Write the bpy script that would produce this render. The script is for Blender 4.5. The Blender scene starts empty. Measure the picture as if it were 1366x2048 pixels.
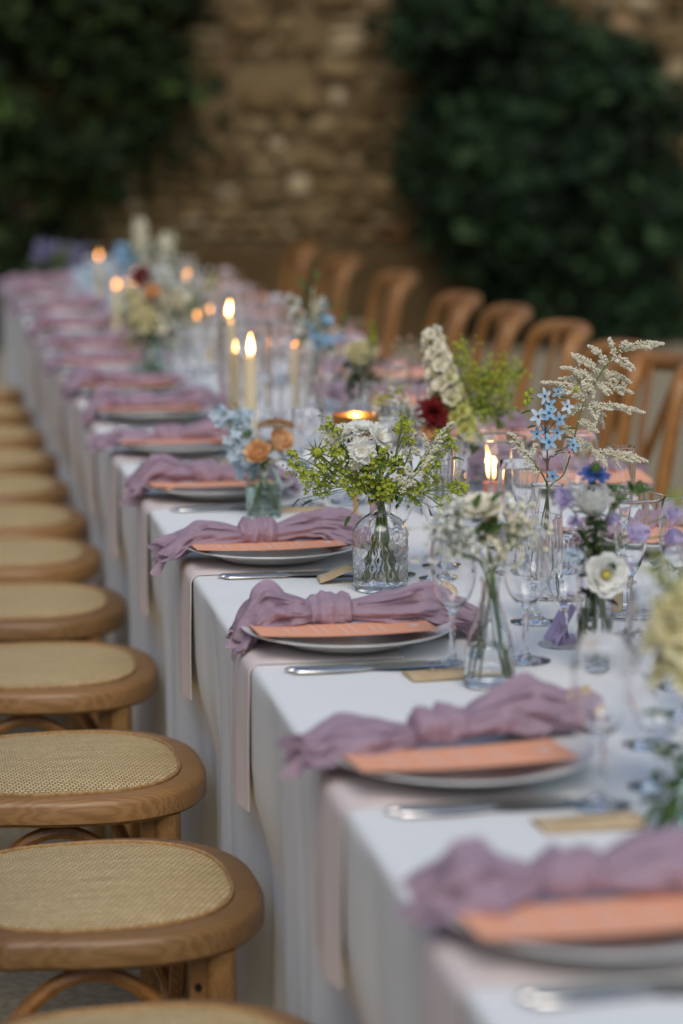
import bpy, math, random
import numpy as np
from mathutils import Vector, noise as mnoise

random.seed(7); np.random.seed(7)
R = math.radians
PI = math.pi
SC = bpy.context.scene
COL = SC.collection

# ------------------------------------------------------------------ camera
CAM_POS = np.array([-0.45, 0.0, 1.44])
PITCH, YAW = R(9.30), R(10.44)
cam_data = bpy.data.cameras.new("camera")
cam = bpy.data.objects.new("camera", cam_data)
COL.objects.link(cam)
cam.location = CAM_POS
cam.rotation_euler = (PI / 2 - PITCH, 0, -YAW)
cam_data.sensor_fit = 'VERTICAL'
cam_data.sensor_height = 36.0
cam_data.sensor_width = 24.0
cam_data.lens = 85.0
cam_data.clip_start = 0.05
cam_data.clip_end = 500
cam_data.dof.use_dof = True
cam_data.dof.focus_distance = 3.46
cam_data.dof.aperture_fstop = 2.3
cam_data.dof.aperture_blades = 0
SC.camera = cam

# ------------------------------------------------------------------ light
SUN_EL, SUN_AZ = R(50), R(187)          # azimuth from +Y towards +X
world = bpy.data.worlds.new("World"); SC.world = world
world.use_nodes = True
wn = world.node_tree
for n in list(wn.nodes): wn.nodes.remove(n)
w_out = wn.nodes.new("ShaderNodeOutputWorld")
w_bg = wn.nodes.new("ShaderNodeBackground")
w_sky = wn.nodes.new("ShaderNodeTexSky")
w_sky.sky_type = 'NISHITA'
w_sky.sun_disc = False
w_sky.sun_elevation = SUN_EL
w_sky.sun_rotation = SUN_AZ
w_sky.air_density = 1.0; w_sky.dust_density = 1.2; w_sky.ozone_density = 0.5
w_bg.inputs['Strength'].default_value = 0.10
wn.links.new(w_sky.outputs[0], w_bg.inputs['Color'])
wn.links.new(w_bg.outputs[0], w_out.inputs['Surface'])
sun_d = bpy.data.lights.new("sun", 'SUN'); sun_d.energy = 1.1; sun_d.angle = R(40)
sun_d.color = (1.0, 0.93, 0.85)
sun = bpy.data.objects.new("sun", sun_d); COL.objects.link(sun)
sdir = Vector((math.sin(SUN_AZ) * math.cos(SUN_EL), math.cos(SUN_AZ) * math.cos(SUN_EL), math.sin(SUN_EL)))
sun.rotation_euler = sdir.to_track_quat('Z', 'Y').to_euler()
SC.view_settings.view_transform = 'Standard'
SC.view_settings.look = 'None'
SC.view_settings.exposure = 0.50
SC.view_settings.gamma = 1.0
SC.view_settings.use_curve_mapping = False
SC.render.engine = 'CYCLES'
cy = SC.cycles
cy.use_denoising = True
try: cy.denoiser = 'OPENIMAGEDENOISE'
except Exception: pass
cy.max_bounces = 36; cy.transmission_bounces = 36; cy.glossy_bounces = 6; cy.diffuse_bounces = 4
cy.transparent_max_bounces = 16; cy.volume_bounces = 0
cy.sample_clamp_indirect = 4.0
cy.caustics_refractive = True; cy.caustics_reflective = False

# ------------------------------------------------------------------ helpers
FW = np.array([math.sin(YAW) * math.cos(PITCH), math.cos(YAW) * math.cos(PITCH), -math.sin(PITCH)])
RT = np.array([math.cos(YAW), -math.sin(YAW), 0.0])
UP = np.cross(RT, FW)
def P(u, v, Y):
    """world point at depth Y that the photograph shows at (u, v) (survey helper)"""
    d = FW * 4836.0 + RT * (u - 683) + UP * (1024 - v)
    t = (Y - CAM_POS[1]) / d[1]
    return CAM_POS + d * t

class MB:
    def __init__(s): s.v = []; s.f = []; s.m = []; s.n = 0
    def add(s, V, F, mi=0):
        V = np.asarray(V, float); k = s.n
        s.v.append(V); s.n += len(V)
        s.f += [tuple(i + k for i in f) for f in F]
        s.m += [mi] * len(F)
    def box(s, a, b, mi=0):
        x0, y0, z0 = a; x1, y1, z1 = b
        V = [(x0,y0,z0),(x1,y0,z0),(x1,y1,z0),(x0,y1,z0),(x0,y0,z1),(x1,y0,z1),(x1,y1,z1),(x0,y1,z1)]
        s.add(V, [(3,2,1,0),(4,5,6,7),(0,1,5,4),(1,2,6,5),(2,3,7,6),(3,0,4,7)], mi)
    def tube(s, pts, rad, n=8, mi=0, caps=True, flat=1.0, upv=None):
        pts = np.asarray(pts, float); k = len(pts)
        rad = np.full(k, rad) if np.isscalar(rad) else np.asarray(rad, float)
        T = np.gradient(pts, axis=0); T /= np.linalg.norm(T, axis=1)[:, None] + 1e-12
        ref = np.array(upv if upv is not None else ([0, 0, 1.0] if abs(T[0][2]) < .9 else [1.0, 0, 0]))
        V = []
        Nn = ref - T[0] * (ref @ T[0]); Nn /= np.linalg.norm(Nn)
        a = np.linspace(0, 2 * PI, n, endpoint=False)
        for i in range(k):
            Nn = Nn - T[i] * (Nn @ T[i]); Nn /= np.linalg.norm(Nn) + 1e-12
            B = np.cross(T[i], Nn)
            V.append(pts[i] + rad[i] * (np.cos(a)[:, None] * Nn * flat + np.sin(a)[:, None] * B))
        V = np.concatenate(V)
        F = [(i*n+j, i*n+(j+1)%n, (i+1)*n+(j+1)%n, (i+1)*n+j) for i in range(k-1) for j in range(n)]
        if caps:
            F.append(tuple(range(n-1, -1, -1))); F.append(tuple((k-1)*n + j for j in range(n)))
        s.add(V, F, mi)
    def lathe(s, prof, n=32, c=(0,0,0), mi=0, close=False, fn=None):
        prof = np.asarray(prof, float); k = len(prof)
        a = np.linspace(0, 2*PI, n, endpoint=False)
        V = np.zeros((k, n, 3))
        for i, (r, z) in enumerate(prof):
            rr = r * np.ones(n)
            if fn is not None: rr = rr + fn(i, r, z, a)
            V[i,:,0] = c[0] + rr*np.cos(a); V[i,:,1] = c[1] + rr*np.sin(a); V[i,:,2] = c[2] + z
        F = [(i*n+j, i*n+(j+1)%n, (i+1)*n+(j+1)%n, (i+1)*n+j) for i in range(k-1) for j in range(n)]
        if close:
            F += [((k-1)*n+j, (k-1)*n+(j+1)%n, (j+1)%n, j) for j in range(n)]
        s.add(V.reshape(-1,3), F, mi)
    def grid(s, V, mi=0, wrap=False):
        V = np.asarray(V, float); a, b = V.shape[:2]
        jj = b if wrap else b-1
        F = [(i*b+j, i*b+(j+1)%b, (i+1)*b+(j+1)%b, (i+1)*b+j) for i in range(a-1) for j in range(jj)]
        s.add(V.reshape(-1,3), F, mi)
    def build(s, name, mats, parent=None, smooth=True, origin=(0,0,0), loc=None):
        me = bpy.data.meshes.new(name)
        V = np.concatenate(s.v) - np.asarray(origin, float) if s.v else np.zeros((0,3))
        me.from_pydata(V.tolist(), [], s.f)
        mats = mats if isinstance(mats, (list, tuple)) else [mats]
        for m in mats: me.materials.append(m)
        if len(mats) > 1: me.polygons.foreach_set('material_index', s.m)
        if smooth: me.polygons.foreach_set('use_smooth', [True]*len(me.polygons))
        me.update()
        if smooth: me.set_sharp_from_angle(angle=R(42))
        o = bpy.data.objects.new(name, me); COL.objects.link(o)
        if parent is not None: o.parent = parent
        if loc is not None: o.location = loc
        return o

def thing(name, label, cat, loc=(0,0,0), rz=0.0, group=None):
    o = bpy.data.objects.new(name, None); COL.objects.link(o)
    o.empty_display_size = .02
    o.location = loc; o.rotation_euler = (0, 0, rz)
    o['label'] = label; o['category'] = cat
    if group: o['group'] = group
    return o
def tag(o, label, cat, group=None):
    o['label'] = label; o['category'] = cat
    if group: o['group'] = group
    return o
def struct(o): o['kind'] = 'structure'; return o
def stuff(o): o['kind'] = 'stuff'; return o
def dup(root, loc, rz, label, group=None, parts=True):
    r = root.copy(); COL.objects.link(r); r.location = loc; r.rotation_euler = (0, 0, rz)
    r['label'] = label
    if group: r['group'] = group
    for ch in list(root.children):
        c = ch.copy(); COL.objects.link(c); c.parent = r
        for g in list(ch.children):
            d = g.copy(); COL.objects.link(d); d.parent = c
    return r
ORD = ['first','second','third','fourth','fifth','sixth','seventh','eighth','ninth','tenth','eleventh','twelfth','thirteenth','fourteenth','fifteenth','sixteenth','seventeenth','eighteenth']

# ------------------------------------------------------------------ materials
def nodemat(name):
    m = bpy.data.materials.new(name); m.use_nodes = True
    nt = m.node_tree
    b = nt.nodes['Principled BSDF']
    return m, nt, b
def setp(b, **k):
    for kk, v in k.items():
        kk = kk.replace('_', ' ')
        if kk in b.inputs: b.inputs[kk].default_value = v
def ramp(nt, fac, stops):
    r = nt.nodes.new('ShaderNodeValToRGB')
    while len(r.color_ramp.elements) > 1: r.color_ramp.elements.remove(r.color_ramp.elements[-1])
    for i, (p, c) in enumerate(stops):
        e = r.color_ramp.elements[0] if i == 0 else r.color_ramp.elements.new(p)
        e.position = p; e.color = (*c, 1)
    nt.links.new(fac, r.inputs[0]); return r.outputs[0]
def coords(nt, kind='Object', scale=(1,1,1), rot=(0,0,0)):
    tc = nt.nodes.new('ShaderNodeTexCoord'); mp = nt.nodes.new('ShaderNodeMapping')
    mp.inputs['Scale'].default_value = scale; mp.inputs['Rotation'].default_value = rot
    nt.links.new(tc.outputs[kind], mp.inputs[0]); return mp.outputs[0]
def noise_tex(nt, vec, scale, detail=4, rough=.55):
    n = nt.nodes.new('ShaderNodeTexNoise'); n.inputs['Scale'].default_value = scale
    n.inputs['Detail'].default_value = detail; n.inputs['Roughness'].default_value = rough
    if vec is not None: nt.links.new(vec, n.inputs['Vector'])
    return n.outputs[0]
def bump(nt, b, h, strength, dist=.01):
    bp = nt.nodes.new('ShaderNodeBump'); bp.inputs['Strength'].default_value = strength; bp.inputs['Distance'].default_value = dist
    nt.links.new(h, bp.inputs['Height']); nt.links.new(bp.outputs[0], b.inputs['Normal'])
def mottled(name, c0, c1, scale=20, rough=.6, bs=0, bscale=None, coord='Object', translucent=0, stretch=(1,1,1), spec=.5, p0=.3, p1=.7):
    m, nt, b = nodemat(name)
    v = coords(nt, coord, stretch)
    n = noise_tex(nt, v, scale)
    c = ramp(nt, n, [(p0, c0), (p1, c1)])
    nt.links.new(c, b.inputs['Base Color'])
    setp(b, Roughness=rough); b.inputs['Specular IOR Level'].default_value = spec
    if bs:
        n2 = noise_tex(nt, v, bscale or scale*3)
        bump(nt, b, n2, bs, .004)
    if translucent:
        out = nt.nodes['Material Output']
        tr = nt.nodes.new('ShaderNodeBsdfTranslucent'); mx = nt.nodes.new('ShaderNodeMixShader')
        nt.links.new(c, tr.inputs[0]); mx.inputs[0].default_value = translucent
        nt.links.new(b.outputs[0], mx.inputs[1]); nt.links.new(tr.outputs[0], mx.inputs[2])
        nt.links.new(mx.outputs[0], out.inputs[0])
    return m
M = {}
M['linen'] = mottled('white_linen', (.765,.77,.735), (.80,.805,.77), 3, .85, .12, 900, spec=.15)
M['blush'] = mottled('blush_linen', (.66,.57,.54), (.74,.65,.61), 6, .85, .15, 700, spec=.15)
M['gauze'] = mottled('mauve_gauze', (.50,.36,.435), (.61,.46,.53), 10, .9, .8, 60, translucent=.42, stretch=(.45,2.2,2.2), spec=.1)
M['coral'] = mottled('coral_card', (.86,.39,.225), (.90,.43,.25), 60, .7, .03, 300, spec=.2)
M['ink_white'] = mottled('white_print', (.88,.80,.74), (.92,.86,.80), 60, .7)
M['ink_dark'] = mottled('dark_print', (.05,.06,.04), (.09,.1,.06), 60, .7)
M['ink_rose'] = mottled('rose_print', (.5,.14,.2), (.6,.2,.25), 60, .7)
M['kraft'] = mottled('kraft_paper', (.50,.36,.20), (.60,.46,.28), 40, .8, .15, 260, spec=.15)
M['lilac'] = mottled('lilac_card', (.50,.38,.56), (.58,.45,.63), 40, .75)
M['china'] = mottled('grey_white_china', (.74,.75,.71), (.79,.79,.75), 30, .18, 0)
M['cream_wax'] = mottled('cream_wax', (.80,.66,.38), (.86,.73,.46), 30, .5, translucent=.25)
M['pink_wax'] = mottled('pink_wax', (.78,.30,.20), (.84,.38,.26), 30, .5, translucent=.2)
M['wick'] = mottled('black_wick', (.02,.02,.02), (.03,.03,.03), 30)
M['gravel'] = mottled('pale_gravel', (.20,.165,.105), (.38,.32,.21), 60, .95, .6, 90, spec=.1)
m, nt, b = nodemat('cutlery_steel'); setp(b, Metallic=1.0, Roughness=.12); b.inputs['Base Color'].default_value = (.72,.70,.66,1); M['steel'] = m
v = coords(nt, 'Object'); bump(nt, b, noise_tex(nt, v, 40), .03, .002)
m, nt, b = nodemat('brass'); setp(b, Metallic=1.0, Roughness=.28); b.inputs['Base Color'].default_value = (.72,.42,.16,1); M['brass'] = m
v = coords(nt, 'Object'); bump(nt, b, noise_tex(nt, v, 90), .05, .002)
m, nt, b = nodemat('dark_metal'); setp(b, Metallic=1.0, Roughness=.4); b.inputs['Base Color'].default_value = (.06,.05,.04,1); M['bolt'] = m

def wood(name, c0, c1, c2, sc=(1,1,1)):
    m, nt, b = nodemat(name)
    v = coords(nt, 'Object', sc)
    n1 = noise_tex(nt, v, 7, 6, .6)
    wv = nt.nodes.new('ShaderNodeTexWave'); wv.wave_type = 'BANDS'; wv.bands_direction = 'Y'
    wv.inputs['Scale'].default_value = 9; wv.inputs['Distortion'].default_value = 9; wv.inputs['Detail'].default_value = 3; wv.inputs['Detail Scale'].default_value = 1.4
    nt.links.new(v, wv.inputs['Vector'])
    mx = nt.nodes.new('ShaderNodeMix'); mx.data_type = 'FLOAT'; mx.inputs[0].default_value = .35
    nt.links.new(n1, mx.inputs[2]); nt.links.new(wv.outputs[1], mx.inputs[3])
    oi = nt.nodes.new('ShaderNodeObjectInfo')
    c = ramp(nt, mx.outputs[0], [(.25, c0), (.5, c1), (.8, c2)])
    hs = nt.nodes.new('ShaderNodeHueSaturation'); nt.links.new(c, hs.inputs['Color'])
    mr = nt.nodes.new('ShaderNodeMapRange'); mr.inputs[3].default_value = .8; mr.inputs[4].default_value = 1.15
    nt.links.new(oi.outputs['Random'], mr.inputs[0]); nt.links.new(mr.outputs[0], hs.inputs['Value'])
    nt.links.new(hs.outputs[0], b.inputs['Base Color'])
    setp(b, Roughness=.42); bump(nt, b, mx.outputs[0], .08, .003)
    return m
M['oak'] = wood('oiled_oak', (.21,.105,.032), (.265,.137,.044), (.32,.175,.062), (1.2, 6, 6))
M['beech'] = wood('bentwood', (.20,.080,.017), (.30,.128,.028), (.38,.18,.045), (6, 6, 1.2))

# woven cane
m, nt, b = nodemat('woven_cane'); M['cane'] = m
v = coords(nt, 'Object', (1,1,1))
bk = nt.nodes.new('ShaderNodeTexBrick')
bk.inputs['Scale'].default_value = 1.0; bk.inputs['Brick Width'].default_value = .0082; bk.inputs['Row Height'].default_value = .0078
bk.inputs['Mortar Size'].default_value = .0013; bk.inputs['Mortar Smooth'].default_value = .7; bk.inputs['Bias'].default_value = 0
bk.inputs['Color1'].default_value = (.76,.58,.29,1); bk.inputs['Color2'].default_value = (.88,.71,.39,1); bk.inputs['Mortar'].default_value = (.26,.165,.06,1)
nt.links.new(v, bk.inputs['Vector'])
v2 = coords(nt, 'Object', (3,40,1)); st = noise_tex(nt, v2, 3, 3)
cr = ramp(nt, st, [(.3,(.78,.74,.66)),(.7,(1.0,.98,.95))])
mx = nt.nodes.new('ShaderNodeMix'); mx.data_type = 'RGBA'; mx.blend_type = 'MULTIPLY'; mx.inputs[0].default_value = 1
nt.links.new(bk.outputs[0], mx.inputs[6]); nt.links.new(cr, mx.inputs[7]); nt.links.new(mx.outputs[2], b.inputs['Base Color'])
inv = nt.nodes.new('ShaderNodeMath'); inv.operation = 'SUBTRACT'; inv.inputs[0].default_value = 1; nt.links.new(bk.outputs[1], inv.inputs[1])
bump(nt, b, inv.outputs[0], .8, .0015); setp(b, Roughness=.5)
M['cord'] = mottled('cane_cord', (.28,.15,.05), (.46,.28,.11), 120, .55, .4, 200)

def glass(name, col=(1,1,1), ior=1.46, rough=0.0):
    m, nt, b = nodemat(name)
    setp(b, Roughness=rough, IOR=ior); b.inputs['Base Color'].default_value = (*col, 1)
    b.inputs['Transmission Weight'].default_value = 1.0
    return m
M['glass'] = glass('clear_glass', (1,1,1), 1.48)
M['thin_glass'] = glass('thin_clear_glass', (1,1,1), 1.34)
M['green_glass'] = glass('pale_green_glass', (.80,.92,.86))
M['water'] = glass('water', (.97,.985,.97), 1.333)

def emit(name, c0, c1, strength, zlo, zhi):
    m, nt, b = nodemat(name); nt.nodes.remove(b)
    out = nt.nodes['Material Output']; e = nt.nodes.new('ShaderNodeEmission')
    tc = nt.nodes.new('ShaderNodeTexCoord'); sx = nt.nodes.new('ShaderNodeSeparateXYZ'); nt.links.new(tc.outputs['Object'], sx.inputs[0])
    mr = nt.nodes.new('ShaderNodeMapRange'); mr.inputs[1].default_value = zlo; mr.inputs[2].default_value = zhi
    nt.links.new(sx.outputs[2], mr.inputs[0])
    c = ramp(nt, mr.outputs[0], [(0, c0), (.35, c1), (.8, c1), (1, c0)])
    nt.links.new(c, e.inputs[0]); e.inputs[1].default_value = strength
    nt.links.new(e.outputs[0], out.inputs[0])
    return m
M['flame'] = emit('candle_flame', (1,.36,.07), (1,.68,.30), 5.0, 0, .05)
M['flame_far'] = emit('candle_flame_small', (1,.36,.06), (1,.52,.15), 26.0, 0, .03)

M['flame_dist'] = emit('candle_flame_distant', (1,.27,.03), (1,.40,.08), 9.0, 0, .03)
def petalmat(name, c0, c1, tr=.3): return mottled(name, c0, c1, 90, .6, translucent=tr, spec=.2)
M['white_petal'] = petalmat('white_petal', (.80,.79,.70), (.88,.87,.81))
M['cream_petal'] = petalmat('cream_petal', (.86,.80,.60), (.90,.86,.72))
M['yellow_petal'] = petalmat('pale_yellow_petal', (.76,.68,.36), (.84,.78,.52))
M['pale_soft'] = petalmat('soft_pale_yellow_petal', (.86,.80,.50), (.91,.88,.66), .45)
M['stock_yellow'] = petalmat('lime_yellow_petal', (.56,.56,.13), (.74,.70,.30))
M['peach_petal'] = petalmat('peach_petal', (.92,.55,.23), (.96,.74,.46))
M['blue_petal'] = petalmat('sky_blue_petal', (.22,.42,.60), (.42,.60,.72))
M['paleblue_petal'] = petalmat('pale_blue_petal', (.50,.62,.70), (.68,.75,.78))
M['deepblue_petal'] = petalmat('deep_blue_petal', (.05,.10,.32), (.10,.18,.45))
M['lilac_petal'] = petalmat('lilac_petal', (.47,.40,.60), (.64,.56,.74))
M['violet_petal'] = petalmat('violet_petal', (.17,.16,.27), (.26,.25,.37))
M['red_petal'] = petalmat('burgundy_petal', (.11,.006,.008), (.21,.015,.014), .12)
M['pink_petal'] = petalmat('dusty_pink_petal', (.55,.30,.26), (.66,.42,.36))
M['rust'] = mottled('rust_floret', (.26,.12,.03), (.38,.2,.06), 200, .7)
M['eye_blue'] = mottled('dark_blue_eye', (.03,.07,.15), (.05,.1,.2), 200, .6)
M['eye_yellow'] = mottled('yellow_eye', (.45,.36,.03), (.55,.45,.08), 200, .6)
M['lime'] = petalmat('lime_floret', (.34,.40,.03), (.52,.54,.08), .3)
M['leaf'] = petalmat('flower_leaf', (.04,.085,.02), (.09,.15,.035), .2)
M['darkleaf'] = petalmat('dark_flower_leaf', (.015,.035,.014), (.03,.06,.02), .15)
M['stem'] = mottled('green_stem', (.08,.13,.02), (.15,.2,.04), 60, .5)
M['brownstem'] = mottled('brown_stem', (.12,.08,.04), (.2,.13,.07), 60, .5)

def islandmat(name, stops, rough=.6, tr=.0, bs=0, src='island', ns=14, k0=.6, k1=1.1):
    m, nt, b = nodemat(name)
    if src == 'island':
        g = nt.nodes.new('ShaderNodeNewGeometry'); fac = g.outputs['Random Per Island']
    else:
        g = nt.nodes.new('ShaderNodeObjectInfo'); fac = g.outputs['Random']
    c = ramp(nt, fac, stops)
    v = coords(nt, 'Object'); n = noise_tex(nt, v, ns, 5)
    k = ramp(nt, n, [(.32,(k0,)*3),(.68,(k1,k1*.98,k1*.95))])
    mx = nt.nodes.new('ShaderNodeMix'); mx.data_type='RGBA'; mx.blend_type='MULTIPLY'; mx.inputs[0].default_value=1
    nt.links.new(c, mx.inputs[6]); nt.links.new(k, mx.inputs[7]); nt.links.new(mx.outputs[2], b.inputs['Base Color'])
    setp(b, Roughness=rough); b.inputs['Specular IOR Level'].default_value = .2
    if bs: bump(nt, b, n, bs, .02)
    if tr:
        out = nt.nodes['Material Output']; t = nt.nodes.new('ShaderNodeBsdfTranslucent'); ms = nt.nodes.new('ShaderNodeMixShader'); ms.inputs[0].default_value = tr
        nt.links.new(mx.outputs[2], t.inputs[0]); nt.links.new(b.outputs[0], ms.inputs[1]); nt.links.new(t.outputs[0], ms.inputs[2]); nt.links.new(ms.outputs[0], out.inputs[0])
    return m
STONES = [(0,(.15,.098,.040)),(.5,(.25,.168,.074)),(.76,(.34,.25,.13)),(.88,(.48,.375,.22)),(.95,(.56,.45,.28)),(.96,(.30,.13,.045)),(1,(.26,.15,.06))]
M['stone'] = islandmat('rubble_stone', STONES, .9, 0, .5, 'object')
M['stone_mass'] = islandmat('rubble_stone_mass', STONES, .9, 0, .5, 'island')
M['mortar'] = mottled('earth_mortar', (.13,.088,.042), (.21,.145,.072), 5, .95, .4, 30, spec=.1)
M['plinth'] = mottled('earth_render', (.06,.038,.016), (.11,.07,.03), 3, .95, .3, 24, spec=.1)
M['ochre'] = mottled('bounce_wall_ochre', (.40,.25,.10), (.52,.34,.15), 2, .9, .2, 20, spec=.1)  # warm tone of the added wall, chosen for its bounce light
M['ivy'] = islandmat('ivy_leaf', [(0,(.008,.015,.004)),(.6,(.014,.028,.006)),(.9,(.030,.052,.010)),(1,(.06,.10,.02))], .7, .12, ns=2.2, k0=.45, k1=1.5)
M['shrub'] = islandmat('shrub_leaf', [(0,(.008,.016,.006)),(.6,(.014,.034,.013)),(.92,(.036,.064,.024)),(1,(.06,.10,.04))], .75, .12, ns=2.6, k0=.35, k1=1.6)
M['bark'] = mottled('bark', (.05,.035,.02), (.09,.065,.04), 20, .9, .4)

# ------------------------------------------------------------------ ground
g = MB(); n = 24
xs = np.linspace(-70, 70, n); ys = np.linspace(-60, 90, n)
g.grid(np.array([[(x, y, 0) for x in xs] for y in ys]))
struct(g.build('ground', M['gravel'], smooth=False))

# ------------------------------------------------------------------ stone wall
WALL_Y = 15.2
wall = thing('stone_wall', 'old rubble stone courtyard wall behind the table, with ivy on both sides', 'stone wall', (2.5, WALL_Y, 0))
b_ = MB(); b_.box((-9.5, .03, 0), (10.5, .6, 4.6)); b_.build('mortar_core', M['mortar'], wall, False)
b_ = MB(); b_.box((-9.5, -.06, 0), (10.5, .028, .62)); b_.build('plinth', M['plinth'], wall, False)
def stone_shape(seed):
    rs = np.random.RandomState(seed); k = 10
    a = np.linspace(0, 2*PI, k, endpoint=False)
    sx = np.sign(np.cos(a))*np.abs(np.cos(a))**.45; sz = np.sign(np.sin(a))*np.abs(np.sin(a))**.45
    j = 1 - .16*rs.rand(k); out = np.stack([sx*j*.5, np.zeros(k)+.06, sz*j*.5], 1)
    mid = out.copy(); mid[:,1] = -.02
    front = out*np.array([.72,1,.68]); front[:,1] = -.035-.02*rs.rand(k)
    V = np.concatenate([out, mid, front, [[0,-.05,0]]])
    F = [(i*k+j_, i*k+(j_+1)%k, (i+1)*k+(j_+1)%k, (i+1)*k+j_) for i in range(2) for j_ in range(k)] + [(2*k+j_, 2*k+(j_+1)%k, 3*k) for j_ in range(k)]
    return V, F
SH = [stone_shape(i) for i in range(6)]
stone_me = []
for i, (V, F) in enumerate(SH):
    me = bpy.data.meshes.new('stone'); me.from_pydata(V.tolist(), [], F); me.materials.append(M['stone'])
    me.polygons.foreach_set('use_smooth', [True]*len(F)); stone_me.append(me)
mass = MB(); cnt = 0
z = .66; rs = random.Random(3)
while z < 4.5:
    h = rs.choice([.07,.09,.11,.14,.18]); x = -9.4 - rs.random()*.2
    while x < 10.4:
        w = rs.uniform(.08,.26) if h < .13 else rs.uniform(.12,.38)
        parts = [(x+w/2, z+h/2, w, h)]
        if h > .12 and rs.random() < .35: parts = [(x+w/2, z+h*.27, w, h*.52), (x+w/2, z+h*.77, w*rs.uniform(.7,1), h*.44)]
        for (cx_, cz_, w_, h_) in parts:
            if rs.random() < .06: continue
            wx = cx_ + 2.5
            inview = ((1.15 < wx < 3.15) or (3.75 < wx < 4.7 and cz_ > 1.6)) and cz_ < 2.3
            i = rs.randrange(6); dy = rs.uniform(-.025,.03); k = rs.uniform(.72,.98)
            sc = (w_*k, rs.uniform(.7,1.3), h_*rs.uniform(.74,.98)); rot = rs.uniform(-.13,.13); cz2 = cz_ + rs.uniform(-.012,.012)
            if inview and cnt < 300:
                o = bpy.data.objects.new('stone', stone_me[i]); COL.objects.link(o); o.parent = wall
                o.location = (cx_, dy, cz2); o.scale = sc; o.rotation_euler = (0, rot, 0); cnt += 1
            else:
                V = SH[i][0]*np.array(sc) + np.array([cx_, dy, cz2]); mass.add(V, SH[i][1])
        x += w
    z += h
stuff(mass.build('stone_facing', M['stone_mass'], wall))

cw = thing('bounce_wall', 'unseen ochre wall added on the left to bounce warm light', 'wall', (-8.2, 3, 0))  # out of view; added to bounce warm light and block low blue sky
b_ = MB(); b_.box((-.4, -16, 0), (0, 12, 3.6)); b_.build('wall_body', M['ochre'], cw, False)
b_ = MB(); b_.box((-.46, -16.05, 3.603), (.07, 12.05, 3.7)); b_.build('coping', M['stone_mass'], cw, False)
# ------------------------------------------------------------------ climbers on the wall
def leaf_cloud(mb, pts, size, face=(0,-1,.5), spread=.9):
    n = len(pts); rs = np.random
    N = np.array(face)[None] + rs.normal(0, spread, (n,3)); N /= np.linalg.norm(N, axis=1)[:,None]
    A = np.cross(N, rs.normal(0,1,(n,3))); A /= np.linalg.norm(A, axis=1)[:,None]
    B = np.cross(N, A)
    s = (size*rs.uniform(.5,1.7,n))[:,None]
    q = [pts - A*s*.5, pts + B*s*.36 + N*s*.08, pts + A*s*.6, pts - B*s*.36 + N*s*.08]
    V = np.stack(q, 1).reshape(-1,3)
    mb.add(V, [(4*i,4*i+1,4*i+2,4*i+3) for i in range(n)])
def climber(name, label, cat, outline, zmax, ncl, mat, x0, stems, seed, depth=.35, lsize=.08, per=60, face=(0,-1,.5), gapk=-.6):
    rs = np.random.RandomState(seed); np.random.seed(seed)
    t = thing(name, label, cat, (x0, WALL_Y, 0))
    zz = np.array([p[0] for p in outline]); lo = np.array([p[1] for p in outline]); hi = np.array([p[2] for p in outline])
    mb = MB(); k = 0
    while k < ncl:
        z_ = rs.uniform(zz[0], zz[-1])
        gap = mnoise.noise(Vector((rs.uniform(0,.01)+z_*1.1+seed, 3.3, 0)))
        a, b2 = np.interp(z_, zz, lo), np.interp(z_, zz, hi)
        a += .22*gap; b2 += .25*mnoise.noise(Vector((z_*1.7, seed, 5)))
        x_ = rs.uniform(a, b2)
        if mnoise.noise(Vector((x_*1.5, z_*1.9, seed))) < gapk: k += .25; continue
        edge = min(x_-a, b2-x_)
        d = -.05 - rs.uniform(.1,1)*depth*min(1, .35+edge*1.5)
        c = np.array([x_, d, z_]); r = rs.uniform(.08,.2)
        p = c + rs.normal(0,1,(per,3))*r*np.array([.8,.55,.6])
        p[:,1] = np.minimum(p[:,1], -.03); p[:,2] = np.maximum(p[:,2], .02)
        leaf_cloud(mb, p, lsize, face); k += 1
    stuff(mb.build('foliage', mat, t, False, origin=(x0,0,0)))
    sb = MB()
    for (xa, xb, zt) in stems:
        pts = [(xa + (xb-xa)*q + .05*math.sin(7*q+xa), -.09 - .03*math.sin(5*q), zt*q) for q in np.linspace(0,1,12)]
        sb.tube(pts, np.linspace(.028,.01,12), 6)
    sb.build('vine_stems', M['bark'], t, origin=(x0,0,0))
    return t
climber('climbing_ivy', 'dark climbing ivy spilling down the stone wall beyond the far end of the table', 'ivy',
        [(.35,-3,.1),(.6,-3,.35),(.9,-3,.75),(1.2,-3,1.15),(1.55,-3,1.33),(1.9,-3,1.4),(2.4,-3,1.35),(3.2,-3,1.5),(4.7,-3,1.7)], 4.7, 620, M['ivy'], 0,
        [(-.6,-.2,4.3),(.1,.7,3.5),(-1.6,-1.2,4.2)], 11, .5, .085, 60, (0,-1,.5), -.5)
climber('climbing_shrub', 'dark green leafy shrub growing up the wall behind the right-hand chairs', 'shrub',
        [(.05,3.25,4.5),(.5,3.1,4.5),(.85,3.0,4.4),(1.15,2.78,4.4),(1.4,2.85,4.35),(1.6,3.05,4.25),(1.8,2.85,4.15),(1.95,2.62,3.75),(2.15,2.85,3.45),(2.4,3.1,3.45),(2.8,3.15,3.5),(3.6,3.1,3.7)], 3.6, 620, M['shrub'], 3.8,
        [(3.6,3.5,3.2),(3.9,4.1,2.6),(4.2,4.3,1.8)], 12, .75, .10, 46, (-.1,-.7,.8), -.12)

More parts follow.
